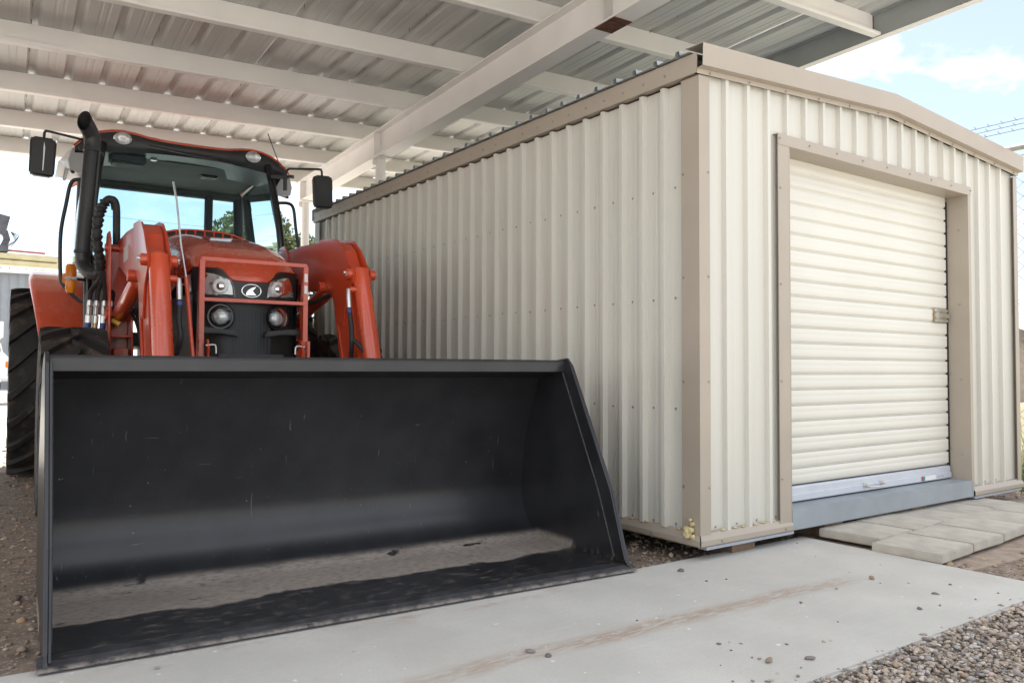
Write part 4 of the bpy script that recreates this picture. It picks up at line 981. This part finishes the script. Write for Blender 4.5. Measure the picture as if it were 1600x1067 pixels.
# mirrors
for s in (-1, 1):
    mr = MB()
    xa, xb = (1.075, 1.265); za, zb_ = 2.555, 2.875
    mr.prism([(xa+.012, za+.02), (xa+.03, za), (xb-.02, za+.004), (xb+.002, za+.025), (xb-.004, zb_-.025), (xb-.022, zb_), (xa+.018, zb_-.004), (xa-.002, zb_-.03)], 'y', 4.46, 4.535)
    mr.v = [(s*p[0], p[1], p[2]) for p in mr.v]
    mo = mr.build('mirror', 'black_plastic', tr, bevel=.014, smooth=50, seg=3)
    m = MB(); m.tube(smooth_path([(s*.825, 4.60, 2.78), (s*.835, 4.55, 2.88), (s*.85, 4.53, 2.905), (s*.90, 4.52, 2.912), (s*1.13, 4.50, 2.935), (s*1.155, 4.50, 2.93), (s*1.163, 4.50, 2.905), (s*1.165, 4.50, 2.84)], 4), .0105, 8); m.build('mirror_arm', 'black_metal', mo, smooth=60)
    m = MB(); m.tube([(s*.83, 4.575, 2.70), (s*.83, 4.575, 2.90)], .019, 10); m.bar((s*.72, 4.66, 2.84), (s*.86, 4.58, 2.84), .03, .03); m.box((s*.885, 4.57, 2.845), (.05, .02, .03)); m.build('mirror_bracket', 'black_metal', mo)
m = MB(); m.add([(-1.163, 4.4585, 2.835), (-1.155, 4.4585, 2.79), (-1.16, 4.4585, 2.70), (-1.166, 4.4585, 2.60), (-1.172, 4.4585, 2.60), (-1.168, 4.4585, 2.71), (-1.167, 4.4585, 2.79)], [(0, 1, 2, 3, 4, 5, 6)]); m.build('mirror_scratch', 'steel', mo)
# exhaust stack
EXZ = lambda z_: (-.876+.052*(z_-1.93)/.87, 4.38)
e0, e1 = EXZ(1.93), EXZ(2.80)
m = MB(); m.tube([(*e0, 1.93), (*e1, 2.80)], .060, 24); exh = m.build('exhaust_muffler', 'black_metal', tr, smooth=40)
m = MB()
pts = smooth_path([(*EXZ(2.79), 2.79), (*EXZ(2.85), 2.85), (e1[0]-.004, e1[1]-.008, 2.905), (e1[0]-.022, e1[1]-.028, 2.945)], 5)
pts.append(pts[-1]+Vector((-.47, -.50, .73)).normalized()*.095)
m.tube(pts, .064, 24, cap=False)
# mouth cut on an upright plane
nn = Vector((-.66, -.75, .12)).normalized(); pd = (pts[-1]-pts[-2]).normalized()
ring = [Vector(p) for p in m.v[-24:]]; ring = [p-pd*(nn.dot(p-pts[-1])/nn.dot(pd)) for p in ring]; m.v[-24:] = [tuple(p) for p in ring]
tip = m.build('exhaust_tip', 'black_metal', exh, smooth=60, solid=.004)
m = MB(); m.tube(smooth_path([(e0[0], e0[1], 1.95), (e0[0]+.005, e0[1], 1.86), (e0[0]+.04, e0[1]-.06, 1.79), (e0[0]+.13, e0[1]-.15, 1.76), (e0[0]+.34, e0[1]-.28, 1.76)], 5), .055, 22); m.build('exhaust_elbow', 'black_metal', exh, smooth=60)
for z_ in (1.95, 2.795):
    m = MB(); m.lathe([(.062, -.012), (.068, -.008), (.068, .008), (.062, .012)], (*EXZ(z_), z_), (.06, 0, 1), 24); m.build('clamp_band', 'black_metal', exh, smooth=40)
m = MB()   # perforated heat guard on the inboard front
def gpt(a_, z_, r_=.072):
    q_ = EXZ(z_); return Vector((q_[0]+math.cos(a_)*r_, q_[1]+math.sin(a_)*r_, z_))
for k in range(26):
    z_ = 1.98+k*.031
    for a0 in (R(-40), R(-10), R(20)):
        m.bar(gpt(a0, z_), gpt(a0+R(15), z_+.0155), .004, .009, (1, 0, 0)); m.bar(gpt(a0+R(15), z_+.0155), gpt(a0+R(30), z_), .004, .009, (1, 0, 0))
        m.bar(gpt(a0, z_), gpt(a0+R(15), z_-.0155), .004, .009, (1, 0, 0)); m.bar(gpt(a0+R(15), z_-.0155), gpt(a0+R(30), z_), .004, .009, (1, 0, 0))
for a0 in (R(-42), R(52)): m.bar(gpt(a0, 1.96), gpt(a0, 2.79), .006, .014, (1, 0, 0))
tag(m.build('heat_guard', 'black_metal', exh), kind='stuff')
# sleeved hose loop and its steel line
lp = smooth_path([(-.79, 3.9, 1.70), (-.785, 3.9, 1.80), (-.80, 3.9, 1.92), (-.812, 3.9, 2.05), (-.80, 3.9, 2.17), (-.775, 3.9, 2.26), (-.735, 3.9, 2.315), (-.70, 3.9, 2.30), (-.686, 3.9, 2.24)], 8)
m = MB(); m.tube(lp, [(.036+.007*math.sin(i*2.1)+.003*math.sin(i*.9)) if i < 44 else .030 for i in range(len(lp))], 16); m.build('hose_sleeve', 'rubber', tr, smooth=60)
m = MB(); m.tube(smooth_path([(-.735, 3.9, 2.318), (-.698, 3.89, 2.31), (-.682, 3.88, 2.25), (-.68, 3.86, 2.10), (-.678, 3.85, 1.94)], 6), .027, 14); m.build('hydraulic_hose', 'rubber', tr, smooth=60)
m = MB(); m.tube(smooth_path([(-.678, 3.85, 1.945), (-.678, 3.85, 1.82), (-.67, 3.83, 1.775), (-.63, 3.75, 1.755), (-.56, 3.6, 1.75)], 5), .013, 10); m.tube([(-.678, 3.85, 1.95), (-.678, 3.85, 1.86)], .020, 10); m.build('steel_line', 'steel', tr, smooth=60)
m = MB(); m.tube([(-.664, 3.83, 1.955), (-.664, 3.83, 1.935)], .024, 10); m.build('hose_tag', 'yellow_cap', tr)
# quick couplers with hoses
for k, (hx, capm) in enumerate(((-.862, 'blue_cap'), (-.815, 'brass'), (-.765, 'blue_cap'), (-.715, 'yellow_cap'))):
    hy = 3.72+.02*(k % 2)
    m = MB(); m.tube(smooth_path([(-.78+k*.015, 3.88, 1.74), (-.80+k*.02, 3.84, 1.66), (hx+.01, 3.78, 1.58), (hx, hy, 1.50)], 5), .018, 10); m.build('hydraulic_hose', 'rubber', tr, smooth=60)
    m = MB(); m.tube([(hx, hy, 1.51), (hx, hy, 1.47), (hx-.004, hy, 1.46), (hx-.006, hy-.01, 1.40), (hx-.006, hy-.01, 1.395), (hx-.008, hy-.01, 1.34)], [.016, .020, .015, .016, .023, .023], 12); m.build('quick_coupler', 'steel', tr, smooth=30)
    m = MB(); m.tube([(hx-.008, hy-.01, 1.34), (hx-.012, hy-.012, 1.28)], .021, 12); m.build('coupler_cap', capm, tr, smooth=30)
m = MB(); m.tube([(-.72, 3.62, 1.36), (-.665, 3.60, 1.33)], .020, 12); m.build('coupler_plug', 'yellow_cap', tr, smooth=30)
m = MB(); m.box((-.79, 3.74, 1.25), (.24, .10, .07)); m.build('coupler_block', 'orange_arm', tr, bevel=.006)
m = MB()
for k in range(5):
    m.tube(smooth_path([(-.60+.02*k, 3.6-.05*k, 1.45), (-.57+.02*k, 3.45, 1.32), (-.55+.02*k, 3.4, 1.18), (-.53, 3.4, 1.0)], 4), .011, 8)
m.build('cable_bundle', 'rubber', tr, smooth=60)
# amber marker lights
for s in (-1, 1):
    m = MB(); m.tube([(s*.947, 4.56, 1.625), (s*.947, 4.56, 1.65), (s*.947, 4.56, 1.84), (s*.947, 4.56, 1.865)], [.03, .042, .042, .03], 16); am = m.build('marker_light', MT['amber'], tr, smooth=50)
    m = MB(); m.box((s*.947, 4.548, 1.745), (.088, .07, .022)); m.build('lamp_band', 'grey_panel', am, bevel=.006)
    m = MB(); m.box((s*.985, 4.585, 1.745), (.05, .04, .09)); m.build('lamp_housing', MT['amber'], am, bevel=.01)
    m = MB(); m.tube([(s*.90, 4.6, 1.745), (s*.82, 4.62, 1.745)], .012, 8); m.build('lamp_stalk', 'black_metal', am)

# ================================================================== BACKGROUND
# pale warehouse behind the yard
wh = tag(empty('warehouse', (-14, 38.5, 0), R(-3)), 'pale grey metal warehouse standing far behind the tractor', 'building')
m = MB(); prf = wall_profile(-22, 14.6, 0, .32, .04); m.grid([[(u, -o, 0) for u, o in prf], [(u, -o, 5.2) for u, o in prf]]); m.build('wall', 'far_siding', wh)
m = MB(); m.grid([[(14.6, y, z) for y in (0, 14)] for z in (0, 5.2)]); m.build('wall', 'far_siding', wh)
m = MB(); prf = wall_profile(-22.2, 14.8, 0, .32, .05); m.grid([[(u, -.35, 5.22+o) for u, o in prf], [(u, 7, 6.0+o) for u, o in prf]]); m.grid([[(u, 7, 6.0+o) for u, o in prf], [(u, 14.3, 5.22+o) for u, o in prf]]); m.build('roof', 'zinc', wh)
m = MB(); m.box((-3.7, -.2, 5.12), (37, .25, .16)); m.build('gutter', 'white_paint', wh)
# boom truck
bt = tag(empty('boom_truck', (-1.93, 22.6, 0), R(4)), 'white boom truck with a stowed yellow boom at the left edge', 'truck')
m = MB(); m.prism([(-.02, .62), (.0, 1.15), (-.25, 1.42), (-1.5, 1.62), (-1.75, 2.5), (-2.0, 2.62), (-3.3, 2.62), (-3.35, .62)], 'y', -.95, .95); tb = m.build('cab_body', 'white_paint', bt, bevel=.06)
m = MB(); m.prism([(-1.55, 1.68), (-1.78, 2.42), (-2.9, 2.42), (-2.9, 1.68)], 'y', -.965, -.955); m.build('side_window', 'window_glass', tb)
m = MB(); m.box((.04, 0, .58), (.16, 2.1, .28)); m.build('bumper', 'chrome', bt, bevel=.03)
m = MB(); m.box((-.06, -.955, 1.05), (.20, .03, .16)); m.build('turn_signal', MT['amber'], bt, bevel=.01)
m = MB(); m.box((-.30, -1.08, 1.95), (.10, .22, .42)); m.tube([(-.30, -1.05, 1.75), (-.42, -.9, 1.35)], .02, 6); m.tube([(-.30, -1.05, 1.6), (-.22, -.9, 1.3)], .02, 6); m.build('hood_mirror', 'white_paint', bt, bevel=.02)
m = MB(); m.box((-5.2, 0, .95), (8.2, .9, .22)); m.box((-6.3, 0, 1.2), (5.6, 2.3, .16)); m.build('truck_bed', 'black_metal', bt)
for xw in (-.75, -5.9, -7.2):
    for yw in (-.85, .85):
        m = MB(); m.lathe([(.27, -.14), (.46, -.15), (.5, -.1), (.5, .1), (.46, .15), (.27, .14)], (xw, yw, .5), (0, 1, 0), 28); tw = m.build('wheel', 'tyre', bt, smooth=40)
        m = MB(); m.lathe([(.28, -.12), (.2, -.05), (.1, -.13), (0, -.13)], (xw, yw, .5), (0, 1, 0), 20); m.build('rim', 'rim', tw, smooth=40)
m = MB(); m.prism([(-.78-.55, .55), (-.78-.5, .95), (-.78, 1.14), (-.3, .95), (-.25, .6), (-.33, .6), (-.36, .9), (-.78, 1.06), (-1.2, .9), (-1.25, .55)], 'y', -1.0, -.7); m.build('wheel_arch', 'white_paint', bt)
m = MB(); m.box((-4.4, 1.2, 2.6), (.7, .7, 2.8)); m.build('crane_column', 'yellow', bt, bevel=.05)
m = MB(); m.bar((-6.5, 1.2, 4.16), (1.35, 1.2, 4.12), .34, .16); m.bar((-6.5, 1.2, 3.96), (1.42, 1.2, 3.94), .40, .13); m.build('boom', 'yellow', bt, bevel=.02)
m = MB(); m.bar((-.3, 1.15, 4.30), (1.0, 1.15, 4.29), .06, .05); m.build('boom_rail', mat('red_rail', (.35, .09, .07), .6), bt)
m = MB(); m.box((-.15, 1.2, 4.33), (.45, .35, .18)); m.box((-.1, 1.2, 5.02), (.30, .35, .52), Matrix.Rotation(R(12), 3, 'Y')); m.tube([(-.05, 1.2, 4.35), (.05, 1.2, 4.62), (-.02, 1.2, 4.85)], .09, 10)
for k in range(4): m.tube(smooth_path([(-.05+.06*k, 1.0, 4.4), (.22+.03*k, 1.0, 4.55+.05*k), (.12, 1.0, 4.8)], 4), .012, 6)
m.build('work_head', mat('grey_machine', (.10, .10, .115), .6, .1, .4, 6), bt, bevel=.01)

# trees and shrubs
def leaves(n, blobs, size):
    B = np.array(blobs); w = B[:, 3]**2; idx = RNG.choice(len(B), n, p=w/w.sum())
    d = RNG.normal(size=(n, 3)); d /= np.linalg.norm(d, axis=1)[:, None]
    rr = RNG.uniform(.35, 1.05, n)**.6
    c = B[idx, :3]+d*(rr*B[idx, 3])[:, None]*np.array((1, 1, .8))
    u = RNG.normal(size=(n, 3)); u /= np.linalg.norm(u, axis=1)[:, None]
    v = np.cross(u, RNG.normal(size=(n, 3))); v /= np.linalg.norm(v, axis=1)[:, None]
    s_ = RNG.uniform(.6, 1.3, n)[:, None]*size
    V = np.stack([c-u*s_, c+v*s_*.5, c+u*s_, c-v*s_*.5], 1).reshape(-1, 3)
    me = bpy.data.meshes.new('crown'); me.vertices.add(4*n); me.vertices.foreach_set('co', V.reshape(-1).astype(np.float32))
    me.loops.add(4*n); me.loops.foreach_set('vertex_index', np.arange(4*n).astype(np.int32)); me.polygons.add(n)
    me.polygons.foreach_set('loop_start', np.arange(0, 4*n, 4).astype(np.int32)); me.polygons.foreach_set('loop_total', np.full(n, 4, np.int32)); me.update(calc_edges=True)
    return me
def tree(x, y, h, r, label, n=7000, low=.28):
    t_ = tag(empty('tree', (x, y, 0)), label, 'tree', 'trees behind the tractor')
    blobs = []; tk = MB()
    tk.tube(smooth_path([(0, 0, -.1), (.05, .02, h*.2), (-.04, .05, h*.4), (.05, 0, h*.62)], 4), [.14-.004*k for k in range(13)], 10)
    for k in range(13):
        a_ = random.uniform(0, 2*PI); zz = h*random.uniform(low, .92); rr = r*random.uniform(.35, .85)*(1-.55*max(0, (zz/h-.55)/.45))
        e = Vector((math.cos(a_)*rr, math.sin(a_)*rr, zz)); st = Vector((0, 0, min(zz*.7, h*.6)))
        tk.tube(smooth_path([st, st.lerp(e, .5)+Vector((0, 0, .15)), e], 4), [.05-.004*q for q in range(9)], 6)
        blobs.append((*e, r*random.uniform(.28, .5)))
    blobs.append((0, 0, h*.85, r*.45)); tk.build('trunk', 'bark', t_, smooth=60)
    me = leaves(n, blobs, .10); me.materials.append(MT['leaf']); o = bpy.data.objects.new('crown', me); COL.objects.link(o); o.parent = t_
    return t_
tree(5.2, 25.5, 6.6, 2.5, 'leafy green tree seen through the cab glass', 16000)
tree(7.3, 25.5, 6.0, 2.3, 'leafy green tree left of the shed behind the carport column', 16000, .12)
def shrub(x, y, h, r, label):
    t_ = tag(empty('shrub', (x, y, 0)), label, 'shrub', 'shrubs behind the tractor'); blobs = []; tk = MB()
    for k in range(9):
        a_ = random.uniform(0, 2*PI); e = (math.cos(a_)*r*random.uniform(.2, .7), math.sin(a_)*r*random.uniform(.2, .7), h*random.uniform(.25, .85)); tk.tube([(0, 0, 0), (e[0]*.4, e[1]*.4, e[2]*.5), e], [.03, .02, .01], 5); blobs.append((*e, r*.42))
    tk.build('stem', 'bark', t_); me = leaves(2600, blobs, .075); me.materials.append(MT['leaf']); o = bpy.data.objects.new('foliage', me); COL.objects.link(o); o.parent = t_
shrub(5.6, 19.5, 2.0, 1.3, 'low pale shrub seen between the hood and the shed')

# power lines far behind
for k, (z, sag, y) in enumerate(((10.6, 1.2, 46), (9.2, 1.0, 46), (7.9, .9, 47))):
    m = MB(); m.tube([(x_, y+x_*.05, z-sag*(1-((x_-5)/55)**2)) for x_ in np.linspace(-50, 60, 25)], .008, 5)
    tag(m.build('power_line', 'rubber'), ['highest thin power line crossing the sky behind the cab', 'middle thin power line crossing the sky behind the cab', 'lowest thin power line crossing the sky behind the cab'][k], 'power line', 'power lines')

# chain-link fence to the right of the shed
FX = 4.18
fe = tag(empty('chain_link_fence', (FX, 0, 0)), 'chain-link fence with barbed wire on top right of the shed', 'fence')
m = MB(); m.tube([(0, -3, 2.915), (0, 9, 2.915)], .028, 14); m.build('top_rail', 'galv_pipe', fe, smooth=40)
for yp in (-2.2, 1.5, 4.4, 7.3):
    m = MB(); m.tube([(0, yp, 0), (0, yp, 2.90)], .034, 14); po = m.build('fence_post', 'galv_pipe', fe, smooth=40)
    m = MB(); m.bar((0, yp, 2.93), (.10, yp, 3.28), .03, .01); m.build('barb_arm', 'galv_pipe', po)
m = MB(); pw = .0595; hh = 2.84; nseg = int(hh/pw)
for i in range(int(3.4/pw)):
    y0 = -1.4+i*pw; sgn = 1 if i % 2 else -1
    pts = [(.0025*(1 if k % 2 else -1), y0+sgn*(pw/2)*(1 if k % 2 else -1), .05+k*pw/1.0) for k in range(nseg+1)]
    m.tube(pts, .0026, 4, cap=False)
tag(m.build('wire_mesh', 'wire', fe), kind='stuff')
for k, (dx, z) in enumerate(((.03, 3.08), (.06, 3.135), (.09, 3.185))):
    m = MB(); m.tube([(dx, -3, z), (dx, 1.5, z-.012), (dx, 9, z+.06)], .0028, 5)
    bw = m.build('barbed_wire', 'wire', fe)
    m = MB()
    for i in range(60):
        yb = -2+i*.11
        m.tube([(dx-.011, yb-.006, z-.012), (dx+.011, yb+.006, z+.013)], .0022, 4); m.tube([(dx+.011, yb-.008, z-.012), (dx-.011, yb+.008, z+.013)], .0022, 4)
    tag(m.build('barbs', 'wire', bw), kind='stuff')
# house beyond the fence
ho = tag(empty('house', (25.5, 8.6, 0), R(20)), 'low brown house with a pitched roof beyond the fence', 'house')
m = MB(); m.box((4, 3, 1.05), (9.2, 6, 2.1)); m.build('wall', mat('tan_wall', (.33, .27, .23), .8), ho)
m = MB(); m.prism([(-.6, 2.1), (3, 3.4), (6.6, 2.1), (6.6, 1.95), (-.6, 1.95)], 'x', -.7, 9.2); m.build('roof', mat('brown_shingle', (.20, .17, .15), .9, 0, .3, 8, bump=.3), ho)
for xw in (.8, 3.4):
    m = MB(); m.box((xw, -.01, 1.2), (1.0, .06, .9)); wn = m.build('window', 'white_paint', ho); m = MB(); m.box((xw, -.045, 1.2), (.86, .02, .76)); m.build('pane', 'black_gloss', wn)
# weeds and grass by the fence
def grass(name, pts, hmin, hmax, label):
    m = MB()
    for (x_, y_) in pts:
        h = random.uniform(hmin, hmax); a_ = random.uniform(0, 2*PI); b_ = random.uniform(0, .5)*h; w = random.uniform(.003, .006)
        dx, dy = math.cos(a_), math.sin(a_)
        m.add([(x_-dy*w, y_+dx*w, 0), (x_+dy*w, y_-dx*w, 0), (x_+dx*b_*.4+dy*w*.7, y_+dy*b_*.4-dx*w*.7, h*.6), (x_+dx*b_*.4-dy*w*.7, y_+dy*b_*.4+dx*w*.7, h*.6), (x_+dx*b_, y_+dy*b_, h)], [(0, 1, 2, 3), (3, 2, 4)])
    tag(m.build(name, 'grass'), label, 'grass', kind='stuff')
gp_ = []
for k in range(90):
    cx, cy = random.uniform(4.0, 5.2), random.uniform(-.4, 2.6)
    gp_ += [(cx+random.gauss(0, .05), cy+random.gauss(0, .05)) for _ in range(22)]
for k in range(160):
    cx, cy = random.uniform(5.2, 12), random.uniform(-1, 6)
    gp_ += [(cx+random.gauss(0, .12), cy+random.gauss(0, .12)) for _ in range(14)]
grass('grass', gp_, .06, .26, 'green weeds and dry grass growing along the fence')
